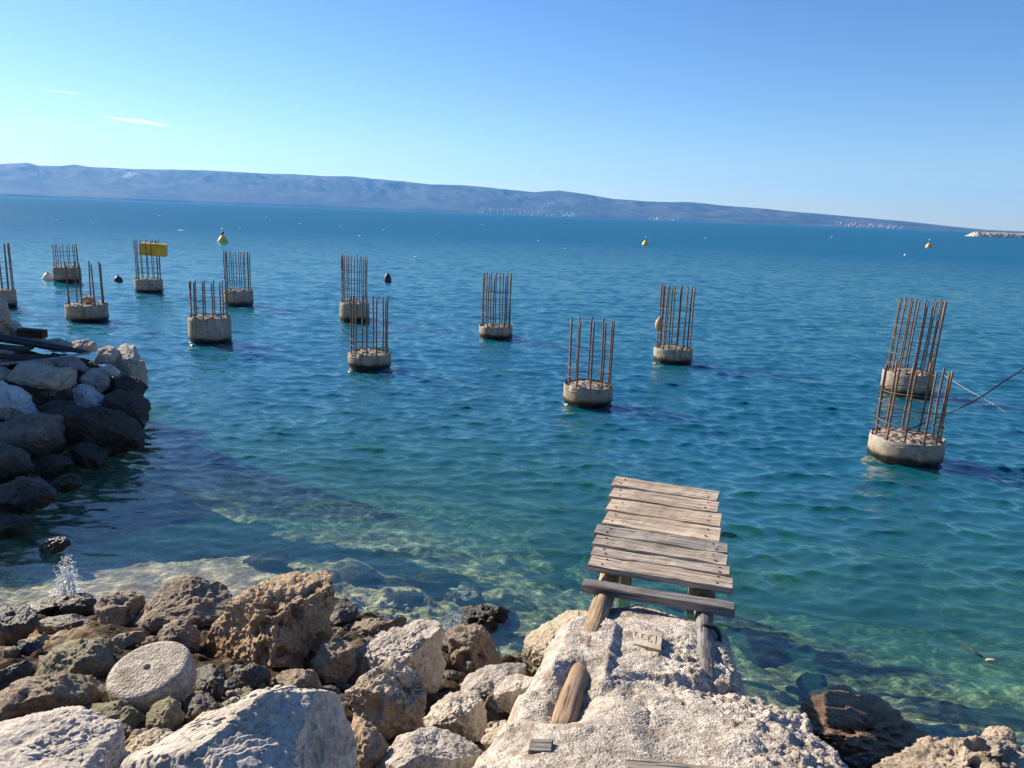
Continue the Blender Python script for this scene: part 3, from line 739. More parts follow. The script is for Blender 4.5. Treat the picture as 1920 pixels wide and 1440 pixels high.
# headland
G2 = 'boulders of the headland'
HD = [
    ('boulder', 'tall boulder at the very tip of the headland, its top sunlit', 'headtan', '205,702 207,680 213,662 237,645 253,650 264,668 274,693 280,715 276,728 250,724 222,718', 11.95, 5),
    ('rock', 'pale cracked rock leaning on the tall tip boulder', 'headtan', '176,682 188,655 205,649 222,659 229,672 217,685 197,682', 12.0, 4),
    ('rock', 'dark rock below the tall tip boulder', 'headdark', '198,722 235,705 264,712 277,728 274,744 240,746 203,742', 11.3, 5),
    ('boulder', 'round black boulder overhanging the water at the headland tip', 'headdark', '200,742 225,732 262,735 282,745 288,762 279,787 268,803 235,797 205,782 193,760', 10.6, 4),
    ('boulder', 'long black boulder at the waterline of the headland', 'headdark', '75,778 120,762 170,768 220,775 255,788 275,800 284,815 271,838 220,850 150,842 100,820 72,800', 9.85, 4),
    ('rock', 'flat pale rock on top of the long black boulder', 'headpale', '130,735 150,721 170,727 195,744 210,756 206,770 180,775 150,768 133,752', 10.75, 5),
    ('boulder', 'big tan boulder with a slanting flat top and speckled brown face', 'headtan', '18,708 40,680 70,681 120,691 159,698 154,716 142,737 116,754 85,760 60,748 35,732 20,722', 10.7, 6),
    ('boulder', 'brightest pale boulder of the headland, cut off by the frame', 'headpale', '-35,740 -20,722 0,719 40,725 65,741 79,765 77,786 50,798 25,792 0,783 -25,782', 10.0, 5),
    ('rock', 'small tan rock above the brightest pale boulder', 'headtan', '-20,690 10,687 23,700 16,716 0,724 -20,720', 10.9, 4),
    ('rock', 'grey block between the big tan boulder and the tip', 'shade', '148,712 175,690 202,704 206,728 192,741 165,731', 11.1, 6),
    ('rock', 'flat grey layered rock behind the big tan boulder', 'shade', '92,672 140,667 166,688 172,702 140,703 108,695', 11.5, 4),
    ('rock', 'thin pale flat stone beside the grey block', 'headpale', '183,692 205,684 226,696 222,705 200,703', 11.35, 3),
    ('boulder', 'dark blue-grey boulder under the brightest pale boulder', 'headlow', '-40,815 0,797 60,784 110,787 136,815 138,842 110,858 70,866 30,854 -30,848', 9.2, 4),
    ('boulder', 'dark boulder with a pale crest near the low waterline', 'headlow', '-40,845 0,832 30,844 66,868 52,897 20,912 -30,914', 8.5, 5),
    ('boulder', 'angular boulder with a pale top standing in the shaded shallows', 'headlow', '-25,920 0,910 40,899 80,889 94,908 106,915 92,948 50,960 10,958 -25,945', 7.85, 6),
    ('rock', 'black rock awash below the angular pale-topped boulder', 'headdark', '-35,975 30,970 57,978 67,990 40,1002 0,1010 -35,1010', 7.3, 4),
    ('rock', 'small black rock alone in the shaded shallows', 'headdark', '68,1032 95,1012 120,1007 137,1018 112,1032 82,1038', 6.95, 4),
    ('rock', 'black rock with a white fleck under the long black boulder', 'headdark', '132,842 155,828 182,834 204,852 182,876 138,876', 9.25, 4),
    ('rock', 'tan broken rock on the sunlit crest of the headland', 'headtan', '126,648 140,640 165,638 188,648 182,660 150,664 130,658', 12.55, 5),
    ('rock', 'flat grey slab below the dark pole', 'shade', '68,642 110,635 138,645 144,662 100,658 72,652', 12.0, 4),
    ('rock', 'pale upright slab by the brown stump', 'headpale', '8,618 16,598 28,602 47,618 52,632 20,632', 12.95, 4),
    ('rock', 'flat tan rock below the dark brown timber', 'headtan', '42,632 60,621 84,626 90,640 60,644', 12.85, 4),
    ('rock', 'brown rounded stump of rock at the frame edge', 'headtan', '-40,600 -25,566 -5,558 12,566 17,590 18,628 -5,640 -40,640', 12.7, 3),
    ('rock', 'grey rubble rock under the thin grey pipe', 'shade', '40,690 60,676 95,674 110,684 90,696 60,700', 11.2, 4),
    ('rock', 'low dark rock filling the hollow under the flat pale rock', 'headdark', '70,765 100,752 140,755 150,772 120,782 85,782', 10.2, 4),
    ('rock', 'dark rock between the two blue-grey boulders', 'headdark', '55,862 90,850 130,862 140,885 100,900 62,892', 8.85, 4),
    ('rock', 'small dark wet rock where the shaded boulders meet the water', 'headdark', '95,905 120,890 150,892 158,910 130,922 102,920', 8.3, 4),
    ('rock', 'dark grey rock behind the thin pipe at the frame edge', 'shade', '-40,668 0,655 40,662 62,676 20,684 -35,692', 11.6, 4),
]
for nm_, lab, sty, ol, D, cu in HD:
    rock(nm_, lab, nm_, sty, ol, D=D, cuts=cu, lod=6, group=G2, lean=.45)

# small stones in the dark gap
GP = 'small stones in the gap below the conglomerate boulder'
for i in range(34):
    px, py = rng.uniform(395, 540), rng.uniform(1268, 1330)
    s = rng.uniform(6, 15)
    an = np.linspace(0, 6.283, 8, endpoint=False) + rng.random()
    ol = ' '.join(f'{px + s * rng.uniform(.7, 1.1) * math.cos(a):.0f},{py + s * .7 * rng.uniform(.7, 1.1) * math.sin(a):.0f}' for a in an)
    rock('small_stone', 'small loose stone lying in the shaded gap below the conglomerate boulder', 'stone', ['dark', 'green', 'rough'][i % 3], ol, lod=4, cuts=5, seed=200 + i, group=GP)
GP2 = 'small stones among the wet rocks'
for i in range(40):
    px, py = [(rng.uniform(120, 300), rng.uniform(1150, 1205)), (rng.uniform(600, 830), rng.uniform(1150, 1200)), (rng.uniform(-10, 250), rng.uniform(1340, 1400)), (rng.uniform(880, 1010), rng.uniform(1300, 1440))][i % 4]
    s = rng.uniform(5, 13)
    an = np.linspace(0, 6.283, 8, endpoint=False) + rng.random()
    ol = ' '.join(f'{px + s * rng.uniform(.7, 1.1) * math.cos(a):.0f},{py + s * .7 * rng.uniform(.7, 1.1) * math.sin(a):.0f}' for a in an)
    rock('small_stone', 'small loose stone among the bigger shore rocks', 'stone', ['wetdark', 'dark', 'rough', 'rough'][i % 4], ol, lod=4, cuts=5, seed=300 + i, group=GP2)

# ------------------------------------------------------------------ round disc
w = depth_of(hit_ground(300, 1318)) - .10
dc = ray(277, 1251); dcn = dc / np.linalg.norm(dc)
ctr = CAM + dc * w
nd = .86 * (-.34 * rt + .94 * up) - .51 * dcn; nd /= np.linalg.norm(nd)
Rd = 75 / F * w; th_ = .15
prof = [(0.0005, -.05), (.012, -.05), (.013, -.006), (.02, 0)]
for t in np.linspace(.03, Rd - .03, 46): prof.append((t, .0))
prof += [(Rd - .012, -.004), (Rd - .003, -.014), (Rd, -.03)] + [(Rd + .003 * math.sin(t * 3), -t) for t in np.linspace(.04, th_ - .02, 14)] + [(Rd - .02, -th_), (.0005, -th_)]
mb_ = MB(); mb_.lathe(prof, 160)
me = mb_.mesh('stone_disc', [MAT['disc']], True)
V = np.array([v.co[:] for v in me.vertices])
rr_ = np.hypot(V[:, 0], V[:, 1])
f, s2, ci = worley(V * 75, 4)
V += (np.stack([V[:, 0] / np.maximum(rr_, .01), V[:, 1] / np.maximum(rr_, .01), np.zeros(len(V))], 1) * sstep(V[:, 2], -.005, -.03)[:, None]) * (.006 * fbm(V * 9, 3, 2))[:, None]
V[:, 2] += np.where((V[:, 2] > -.02) & (rr_ > .024), (.5 - f) * .002 + .004 * fbm(V * 7, 4, 6), 0)
me.vertices.foreach_set('co', V.astype(np.float32).ravel()); me.update()
zq = Vector(nd).to_track_quat('Z', 'Y')
o = tag(link('stone_disc', me, None, ctr), 'round grey concrete disc with a small hole in its middle, tilted on the rocks', 'disc')
o.rotation_mode = 'QUATERNION'; o.rotation_quaternion = zq

# ------------------------------------------------------------------ concrete ramp
def ramp_z(y): return .96 + np.clip(4.45 - y, -1, 4) * .20


def Pramp(px, py, off=0.0):
    p = Pz(px, py, 1.0)
    for _ in range(12): p = Pz(px, py, float(ramp_z(p[1])) + off)
    return p


rp = [(1150, 1136), (1200, 1131), (1265, 1146), (1322, 1164), (1330, 1225), (1338, 1285), (1400, 1287), (1470, 1318), (1530, 1380), (1566, 1440), (1600, 1560), (900, 1560), (950, 1440), (972, 1380), (1000, 1345), (1030, 1335), (1030, 1280), (1055, 1235), (1078, 1190), (1112, 1165)]
RP = np.array([Pramp(*p)[:2] for p in rp])
RP = np.vstack([RP, ])
gx = np.arange(RP[:, 0].min() - .7, RP[:, 0].max() + .8, .0085); gy = np.arange(RP[:, 1].min() - .4, RP[:, 1].max() + .55, .0085)
X, Y = np.meshgrid(gx, gy, indexing='ij'); x, y = X.ravel(), Y.ravel()


def sdpoly(x, y, P):
    d = np.full(len(x), 1e9); ins = np.zeros(len(x), bool)
    for i in range(len(P)):
        a, b = P[i], P[(i + 1) % len(P)]
        ex, ey = b - a; wx_, wy_ = x - a[0], y - a[1]
        t = np.clip((wx_ * ex + wy_ * ey) / (ex * ex + ey * ey), 0, 1)
        d = np.minimum(d, np.hypot(wx_ - ex * t, wy_ - ey * t))
        c = (a[1] > y) != (b[1] > y)
        ins ^= c & (x < (b[0] - a[0]) * (y - a[1]) / (b[1] - a[1] + 1e-12) + a[0])
    return np.where(ins, -d, d)


p3 = np.stack([x, y, np.zeros_like(x)], 1)
sd = sdpoly(x, y, RP) + .05 * fbm(p3 * 4, 4, 8)
fall = np.where(sd > 0, .55 * sd + 2.6 * np.maximum(sd - .14, 0), 0)
rub = sstep(x - np.interp(y, RP[3:10, 1][::-1], RP[3:10, 0][::-1]) , -.45, -.1) * sstep(-y, -4.2, -3.9)   # gravelly shoulder
wf, ws, wid = worley(p3 * 46, 1); wf2, ws2, wid2 = worley(p3 * 15, 2); wf3, ws3, wid3 = worley(p3 * 88, 9)
z = ramp_z(y) - fall + .022 * fbm(p3 * 2.2, 3, 3) - .03 * np.exp(-(sd / .06) ** 2)
cov = sstep(fbm(p3 * 3.1, 3, 71), -.15, .25)
z += .0045 * np.sqrt(np.clip(1 - (wf / .6) ** 2, 0, 1)) * wid * (.3 + cov) + .003 * np.sqrt(np.clip(1 - (wf3 / .6) ** 2, 0, 1)) + .0055 * fbm(p3 * 14, 4, 12, .6)
cw, cw2, cwi = worley(p3 * 1.7 + .25 * np.stack([fbm(p3 * 5, 3, 61), fbm(p3 * 5, 3, 62), 0 * x], 1), 6)
z -= .022 * (1 - sstep(cw2 - cw, .012, .05)) * sstep(noise3(p3 * 1.3, 66), -.1, .2)
dome = np.sqrt(np.clip(1 - (wf2 / .6) ** 2, 0, 1)); dome1 = np.sqrt(np.clip(1 - (wf / .55) ** 2, 0, 1))
z += np.maximum(rub, .35 * sstep(sd, 0, .06)) * (.026 * dome * (.1 + wid2) + .008 * dome1 - .03 + .03 * fbm(p3 * 6, 3, 44))
z += .02 * np.maximum(noise3(p3 * 5, 31) - .22, 0) * 3
# shallow step across the surface, as in the older lower pour
z -= .03 * sstep(y, 3.55 + .0, 3.50) * sstep(x, .55, .7)
ra, rb2 = Pramp(1112, 1178)[:2], Pramp(1084, 1262)[:2]
tr0 = np.clip(((x - ra[0]) * (rb2[0] - ra[0]) + (y - ra[1]) * (rb2[1] - ra[1])) / ((rb2 - ra) @ (rb2 - ra)), 0, 1)
rdist = np.hypot(x - ra[0] - tr0 * (rb2[0] - ra[0]), y - ra[1] - tr0 * (rb2[1] - ra[1]))
z = np.maximum(z, ramp_z(y) + .035 - .9 * np.maximum(rdist - .13, 0) - 3 * np.maximum(rdist - .2, 0) + .02 * fbm(p3 * 9, 3, 81) + .004 * np.sqrt(np.clip(1 - (wf / .6) ** 2, 0, 1)))
ta, tb = Pramp(1088, 1264)[:2], Pramp(1064, 1322)[:2]
tt0 = np.clip(((x - ta[0]) * (tb[0] - ta[0]) + (y - ta[1]) * (tb[1] - ta[1])) / ((tb - ta) @ (tb - ta)), 0, 1)
td = np.hypot(x - ta[0] - tt0 * (tb[0] - ta[0]), y - ta[1] - tt0 * (tb[1] - ta[1]))
z -= (.10 + .04 * fbm(p3 * 9, 3, 50)) * np.exp(-(td / .11) ** 2)
z = np.maximum(z, -.5)
me = mesh_np('concrete_ramp', np.stack([x, y, z], 1), grid_faces(len(gx), len(gy)), [MAT['ramp']])
tag(link('concrete_ramp', me), 'rough pale concrete ramp leading from the rocks to the wooden jetty', 'ramp')

# inscribed cement patch with the year pressed in, upside down from the camera
cr = [Pramp(1184, 1177, .012), Pramp(1244, 1187, .026), Pramp(1240, 1217, .030), Pramp(1190, 1205, .012)]
nu, nv = 190, 120
U, Vv = np.meshgrid(np.linspace(0, 1, nu), np.linspace(0, 1, nv), indexing='ij'); U, Vv = U.ravel(), Vv.ravel()
TL, TR, BR, BL = cr
P = ((1 - U) * (1 - Vv))[:, None] * TL + (U * (1 - Vv))[:, None] * TR + (U * Vv)[:, None] * BR + ((1 - U) * Vv)[:, None] * BL
six = np.array([(.95, .02), (.6, .08), (.28, .3), (.12, .6), (.18, .88), (.45, 1.0), (.78, .93), (.88, .72), (.7, .56), (.4, .6)])
one = np.array([(.55, 0), (.45, 1.0)])
strokes = [(six * [.14, .42] + [.07, .22]), (six * [.15, .44] + [.29, .26]), (six * [.17, .48] + [.52, .26]), (one * [.08, .50] + [.76, .26])]
asp = np.linalg.norm(BL - TL) / np.linalg.norm(TR - TL)
dm = np.full(len(U), 9.0)
for s in strokes:
    for a, b in zip(s[:-1], s[1:]):
        e = (b - a) * [1, asp]; wv = np.stack([U - a[0], (Vv - a[1]) * asp], 1)
        t = np.clip((wv @ e) / (e @ e), 0, 1); dm = np.minimum(dm, np.linalg.norm(wv - t[:, None] * e, axis=1))
P[:, 2] -= .0095 * (1 - sstep(dm, .008, .022)); P[:, 2] += .0015 * fbm(P * 30, 3, 3)
edge = np.minimum(np.minimum(U, 1 - U), np.minimum(Vv, 1 - Vv) * asp)
P[:, 2] -= .006 * (1 - sstep(edge, 0, .03)); P[:, :2] += (.004 * fbm(P * 25, 2, 4))[:, None] * (edge < .04)[:, None]
Fq = grid_faces(nu, nv)
top = len(P)
ring = np.concatenate([np.arange(nu) * nv, (nu - 1) * nv + np.arange(1, nv), np.arange(nu - 2, -1, -1) * nv + nv - 1, np.arange(nv - 2, 0, -1)])
low = P[ring].copy(); low[:, 2] -= .09
m_ = len(ring); i_ = np.arange(m_)
side = np.stack([ring[i_], ring[(i_ + 1) % m_], top + (i_ + 1) % m_, top + i_], 1)
me = mesh_np('date_stone', np.vstack([P, low]), np.vstack([Fq, side]), [MAT['slab']])
c0 = P.mean(0); me.transform(Matrix.Translation(-Vector(c0)))
tag(link('date_stone', me, None, c0), 'small cement slab set in the ramp with 1999 pressed into it upside down', 'date stone')

# timber pieces bedded in the ramp
def board(name, p0, p1, wdt, thk, mat, parent=None, up_=(0, 0, 1), bev=.004, warp=.004, seg=14):
    """a sawn board from p0 to p1 (centre line of the top face), long axis along local x"""
    p0, p1 = np.asarray(p0, float), np.asarray(p1, float)
    L = np.linalg.norm(p1 - p0); ex = (p1 - p0) / L; ey = np.cross(up_, ex); ey /= np.linalg.norm(ey); ez = np.cross(ex, ey)
    bm = bmesh.new(); bmesh.ops.create_cube(bm, size=1)
    for v in bm.verts: v.co = Vector((v.co.x * L, v.co.y * wdt, v.co.z * thk - thk / 2))
    bmesh.ops.bevel(bm, geom=list(bm.edges), offset=bev, segments=2, affect='EDGES')
    for s in np.linspace(-L / 2, L / 2, seg)[1:-1]:
        bmesh.ops.bisect_plane(bm, geom=bm.verts[:] + bm.edges[:] + bm.faces[:], plane_co=(s, 0, 0), plane_no=(1, 0, 0))
    me = bpy.data.meshes.new(name); bm.to_mesh(me); bm.free()
    V = np.array([v.co[:] for v in me.vertices]); sd_ = int(rng.integers(9999))
    q = np.stack([V[:, 0] * 5, V[:, 1] * 3, V[:, 2] * 3], 1)
    V[:, 2] += warp * fbm(q, 3, sd_) * 2; V[:, 1] += warp * fbm(q + 9, 3, sd_ + 3) * 2
    V[:, 0] += np.sign(V[:, 0]) * (np.abs(V[:, 0]) > L * .45) * .012 * fbm(V * 30, 2, sd_ + 7)
    me.vertices.foreach_set('co', V.astype(np.float32).ravel()); me.materials.append(mat); me.update()
    o = link(name, me, parent)
    o.matrix_world = Matrix(((ex[0], ey[0], ez[0], (p0[0] + p1[0]) / 2), (ex[1], ey[1], ez[1], (p0[1] + p1[1]) / 2), (ex[2], ey[2], ez[2], (p0[2] + p1[2]) / 2), (0, 0, 0, 1)))
    return o


o = board('bedded_board', Pramp(1175, 1440, .02), Pramp(1420, 1458, .02), .10, .06, MAT['beam']); tag(o, 'grey board end bedded in the ramp at the bottom edge', 'board')
o = board('bedded_board', Pramp(992, 1394, .016), Pramp(1036, 1398, .016), .075, .06, MAT['beam']); tag(o, 'short grey block of wood bedded in the ramp beside the pale rocks', 'board')

# ------------------------------------------------------------------ wooden jetty
DZ = 1.05
jet = empty('wooden_jetty', (1.15, 5.6, 0), 'small weathered plank jetty on two logs reaching out over the water', 'jetty')


def jp(px, py, z=DZ): return Pz(px, py, z)


def c6(x_, y_): return (1000 + x_ / 3.84, 860 + y_ / 3.84)


def to_jet(o):
    o.parent = jet; o.matrix_parent_inverse = Matrix.Translation((-1.15, -5.6, 0))
    return o


def plank(l0, l1, r0, r1, z=DZ, thk=.042):
    """left far/near and right far/near corners of the top face"""
    a = (jp(*c6(*l0), z) + jp(*c6(*l1), z)) / 2; b = (jp(*c6(*r0), z) + jp(*c6(*r1), z)) / 2
    wd = (np.linalg.norm(jp(*c6(*l0), z) - jp(*c6(*l1), z)) + np.linalg.norm(jp(*c6(*r0), z) - jp(*c6(*r1), z))) / 2 * .975
    jx = (b - a) / np.linalg.norm(b - a); o = board('plank', a + jx * rng.uniform(-.012, .012), b + jx * rng.uniform(-.012, .012), wd, thk, MAT['plank'], warp=.007)
    to_jet(o)
    L = np.linalg.norm(b - a)
    for sx in (-1, 1):
        for sy in (-1, 1):
            nl = MB().lathe([(.0005, .003), (.006, .003), (.009, 0), (.008, -.01)], 10).mesh('nail_head', [MAT['rust']], True)
            no = link('nail_head', nl, o, (sx * (L / 2 - .09 + rng.uniform(-.02, .02)), sy * wd * .24 + rng.uniform(-.01, .01), .004))
    return o


planks = [((590, 122), (576, 190), (1328, 238), (1330, 302)), ((572, 198), (553, 276), (1332, 312), (1338, 386)), ((550, 284), (524, 362), (1340, 396), (1342, 488)),
          ((520, 372), (497, 462), (1344, 496), (1350, 602))]
for p in planks: plank(*p, z=DZ)
planks2 = [((468, 470), (448, 538), (1388, 612), (1396, 678)), ((446, 546), (432, 612), (1398, 686), (1412, 770)), ((428, 626), (412, 690), (1414, 782), (1422, 838)), ((410, 694), (398, 762), (1420, 842), (1430, 940))]
for p in planks2: plank(*p, z=DZ + .018)


o = to_jet(board('step_plank', Pz(1093, 1090, 1.055), Pz(1378, 1136, 1.055), .10, .055, MAT['beam'], warp=.006)); o['label'] = 'separate grey step plank with a frayed edge'


def log(name, p0, p1, r0, r1, mat, seed):
    p0, p1 = np.asarray(p0), np.asarray(p1); L = np.linalg.norm(p1 - p0)
    t = np.linspace(0, 1, 60); path = np.stack([t * L, np.zeros(60), np.zeros(60)], 1)
    V, q, tri = tube(path, r0 + (r1 - r0) * t, 40)
    d = V.copy(); d[:, 0] = 0; dn = d / np.maximum(np.linalg.norm(d, axis=1), 1e-6)[:, None]
    qn = np.stack([V[:, 0] * 1.2, V[:, 1] * 30, V[:, 2] * 30], 1)
    V += dn * (.006 * fbm(qn, 4, seed) + .010 * fbm(V * 4, 3, seed + 2))[:, None]
    mb_ = MB(); mb_.add(V, list(q) + list(tri)); me = mb_.mesh(name, [mat], True)
    o = link(name, me); ex = (p1 - p0) / L; ey = np.cross([0, 0, 1], ex); ey /= np.linalg.norm(ey); ez = np.cross(ex, ey)
    o.matrix_world = Matrix(((ex[0], ey[0], ez[0], p0[0]), (ex[1], ey[1], ez[1], p0[1]), (ex[2], ey[2], ez[2], p0[2]), (0, 0, 0, 1)))
    return o


a = Pz(1070, 1316, 1.125); b = Pz(1146, 1075, .885)
dv = (b - a) / np.linalg.norm(b - a)
to_jet(log('log_beam', a - dv * .3, b + dv * 1.75, .054, .08, MAT['log'], 3))
a2 = Pz(1322, 1280, 1.03); b2 = Pz(1318, 1112, .90); dv2 = (b2 - a2) / np.linalg.norm(b2 - a2)
o = to_jet(log('log_beam', b2 - dv2 * .16, b2 + dv2 * 1.75, .085, .08, MAT['log'], 5))
o = to_jet(log('log_beam', a2 - dv2 * .1, b2 - dv2 * .1, .06, .055, MAT['beam'], 8)); o['label'] = 'split silver-grey beam bedded along the ramp'
for q, rr0 in ((b + dv * 1.55, .07), (b2 + dv2 * 1.55, .07)):
    to_jet(log('support_post', np.array([q[0], q[1], -1.6]), np.array([q[0] + .01, q[1] + .01, .86]), rr0, rr0, MAT['log'], 12))
# hose loop hanging beside the grey beam
lp = [Pz(1308, 1182, 1.0), Pz(1322, 1172, 1.03), Pz(1338, 1175, 1.03), Pz(1349, 1188, 1.0), Pz(1350, 1205, .95), Pz(1343, 1222, .88), Pz(1330, 1228, .84)]
lp = np.array(lp); tt_ = np.linspace(0, 6, 50); path = np.stack([np.interp(tt_, range(7), lp[:, i]) for i in range(3)], 1)
for _ in range(3): path[1:-1] = (path[:-2] + 2 * path[1:-1] + path[2:]) / 4
mb_ = MB().tube(path, .014, 10); tag(link('rubber_hose', mb_.mesh('rubber_hose', [MAT['black_p']], True)), 'loop of black rubber hose beside the silver-grey beam', 'hose')

# ------------------------------------------------------------------ concrete piles with reinforcing bars
# waterline px (x, y), half width px, front rim px y, bar-top px y, bars, lean (x,y), label
PILES = [
    (8, 577, 22, 545, 458, 12, (0, 0), 'concrete pile cut off by the frame, behind the headland stump'),
    (127, 530, 24, 502, 459, 12, (0, 0), 'farthest concrete pile, its bars short, beside the cream buoy'),
    (165, 605, 37, 574, 494, 8, (0, 0), 'low wide pile with widely spaced bars and a peach lump on top'),
    (280, 550, 25, 525, 451, 14, (0, 0), 'pile with a yellow box wedged among its bars'),
    (395, 646, 39, 598, 529, 12, (0, 0), 'tallest plain concrete pile, with short bars, off the headland tip'),
    (448, 575, 27, 546, 473, 16, (0, 0), 'dense-barred pile standing just behind the tall plain pile'),
    (665, 604, 28, 570, 481, 15, (0, 0), 'rust-stained pile behind the sparse-barred low pile, near the black cone buoy'),
    (693, 696, 41, 667, 558, 10, (0, 0), 'low pile with sparse bars in front of the rust-stained pile'),
    (929, 637, 32, 614, 514, 15, (0, 0), 'very low lone pile out beyond the end of the jetty'),
    (1101, 766, 48, 730, 602, 10, (0, 0), 'pile with widely spaced thick bars straight off the end of the jetty'),
    (1260, 684, 37, 657, 538, 16, (0, 0), 'pile with a brown float hung among its bars'),
    (1698, 745, 47, 703, 563, 18, (.035, 0), 'pile with many tall leaning bars behind the nearest pile'),
    (1692, 876, 67, 832, 690, 11, (.02, 0), 'nearest and widest pile, with orange rusty bars and a black cable'),
]
GB = 'concrete piles with rusty bars standing in the sea'
for i, (px, py, hw, rim, tp, nb_, ln, lab) in enumerate(PILES):
    p = Pz(px, py); w = depth_of(p); R = hw * w / F
    hd = np.array([p[0], p[1], 0]); hd /= np.linalg.norm(hd)
    c = np.array([p[0], p[1], 0]) + hd * R * .97
    ztop = float(Py(px, rim, p[1])[2])
    zbar = float(Py(px, tp, c[1])[2])
    root = empty('concrete_pile', (c[0], c[1], 0), lab, 'pile', GB)
    # shaft
    na, prof = 96, [(R * .93, -3.0), (R * .93, -.1), (R * .94, .02), (R * .985, .045), (R, .08)] + [(R * (1 - .012 * t), .08 + (ztop - .10) * t) for t in np.linspace(.1, 1, 10)] + [(R * .965, ztop - .004)]
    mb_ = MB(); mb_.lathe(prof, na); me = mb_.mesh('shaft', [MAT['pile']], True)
    V = np.array([v.co[:] for v in me.vertices]); sd_ = 40 + i * 7
    q = V + i * 13.7; rad = np.hypot(V[:, 0], V[:, 1])
    k = 1 + (.025 * fbm(q * 2.5, 3, sd_) + .012 * fbm(q * 9, 3, sd_ + 2) - .28 * np.maximum(noise3(q * 4.5, sd_ + 4) - .12, 0) * sstep(V[:, 2], ztop - .17, ztop - .02)) / 1
    V[:, 0] *= k; V[:, 1] *= k
    V[:, 2] += np.where(V[:, 2] > ztop - .12, .045 * fbm(q * 6, 3, sd_ + 6), 0) + np.where(np.abs(V[:, 2] - .05) < .05, .06 * fbm(q * 3, 3, sd_ + 8), 0)
    me.vertices.foreach_set('co', V.astype(np.float32).ravel()); me.update()
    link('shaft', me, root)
    # broken top
    nr = 26; th2 = np.linspace(0, 2 * np.pi, na, endpoint=False); rads = np.linspace(.001, R * .995, nr)
    Vt = np.stack([np.outer(rads, np.cos(th2)), np.outer(rads, np.sin(th2)), np.full((nr, na), ztop - .03)], -1).reshape(-1, 3)
    q = Vt + i * 13.7
    f, s2, ci = worley(q * 11, sd_)
    rn = np.hypot(Vt[:, 0], Vt[:, 1]) / R
    Vt[:, 2] += (.045 * fbm(q * 5, 4, sd_ + 3) + .05 * (.5 - f) * (.3 + ci) + .03 * (1 - rn ** 2)) * (1 - .5 * sstep(rn, .9, 1))
    Vt[:, 2] -= .05 * sstep(rn, .93, 1.0)
    link('broken_top', mesh_np('broken_top', Vt, grid_faces(nr, na, True)[:, ::-1], [MAT['piletop']]), root)
    # bars
    rb_ = R * .84; r_ = np.random.default_rng(100 + i)
    br = max(.0135, .0165 if R * F / w > 30 else .0145) * (1.15 if nb_ < 10 else 1.0)
    ph = r_.random() * 6.28
    for j in range(nb_):
        a_ = ph + 2 * np.pi * (j + r_.uniform(-.07, .07)) / nb_
        hgt = zbar - ztop + .03 + r_.uniform(-.035, .015) * (1 if nb_ > 10 else 1.3)
        x0, y0 = rb_ * math.cos(a_), rb_ * math.sin(a_)
        t = np.linspace(0, 1, 9)
        bend = r_.normal(0, .009, 2) + np.array(ln) * (hgt + .3)
        bow = r_.normal(0, .008, 2)
        path = np.stack([x0 + bend[0] * t + bow[0] * np.sin(t * 3.14), y0 + bend[1] * t + bow[1] * np.sin(t * 3.14), ztop - .12 + (hgt + .12) * t], 1)
        mb_ = MB().tube(path, br, 8); link('steel_bar', mb_.mesh('steel_bar', [MAT['rust']], True), root)
    # wire hoops
    nh = 2 if nb_ < 11 else 4
    for h in range(nh):
        zz = ztop + .06 + (zbar - ztop) * [.10, .22, .42, .62][h] + r_.uniform(-.02, .02)
        t = np.linspace(0, 2 * np.pi, 49); lean_k = (zz - ztop) / max(zbar - ztop, .1) * (zbar - ztop + .35)
        tl = r_.normal(0, .02, 2)
        path = np.stack([(rb_ + br) * np.cos(t) + ln[0] * lean_k, (rb_ + br) * np.sin(t) + ln[1] * lean_k, zz + tl[0] * np.cos(t) + tl[1] * np.sin(t)], 1)
        link('wire_hoop', MB().tube(path, .0065, 6).mesh('wire_hoop', [MAT['rust']], True), root)
    if i == 3:      # yellow box wedged in the bars
        bc = Py(288, 468, c[1] + .02); bw = 46 * w / F
        mb_ = MB().box((0, 0, 0), (bw, .42, 23 * w / F)); me = bevel_mesh(mb_.mesh('yellow_box', [MAT['ochre']]), .03, 3)
        o = tag(link('yellow_box', me, None, bc), 'yellow plastic box wedged among the bars of a far pile', 'box'); o.rotation_euler = (0, .05, .25)
        o2 = link('lid_rim', bevel_mesh(MB().box((0, 0, 10 * w / F), (bw * 1.02, .44, .03)).mesh('lid_rim', [MAT['ochre']]), .008), o)
        o2 = link('handle', MB().tube([(-.08, 0, 11 * w / F), (-.08, 0, 14 * w / F), (.12, 0, 14 * w / F), (.12, 0, 11 * w / F)], .012).mesh('handle', [MAT['black_p']]), o)
    if i == 10:     # brown float
        fc = Py(1236, 608, c[1] - R * .85)
        mb_ = MB().lathe([(.001, -.16), (.05, -.15), (.085, -.09), (.1, 0), (.085, .08), (.045, .14), (.02, .16), (.015, .2), (.001, .2)], 24)
        tag(link('net_float', mb_.mesh('net_float', [MAT['float']], True), None, fc), 'brown egg-shaped float hanging among the bars of a pile', 'float')
    if i == 2:
        lc = c + np.array([.02, .08, ztop + .1])
        S, Fc = ico(4); L = S * np.array([.17, .13, .11]); L = L + S * (.05 * fbm(S * 2.2, 3, 77))[:, None]
        tag(link('loose_lump', mesh_np('loose_lump', L, Fc, [MAT['peach']]), None, lc), 'peach coloured lump lying on top of the low wide pile', 'stone')
    if i == 12: NEAR = (c, R, ztop)

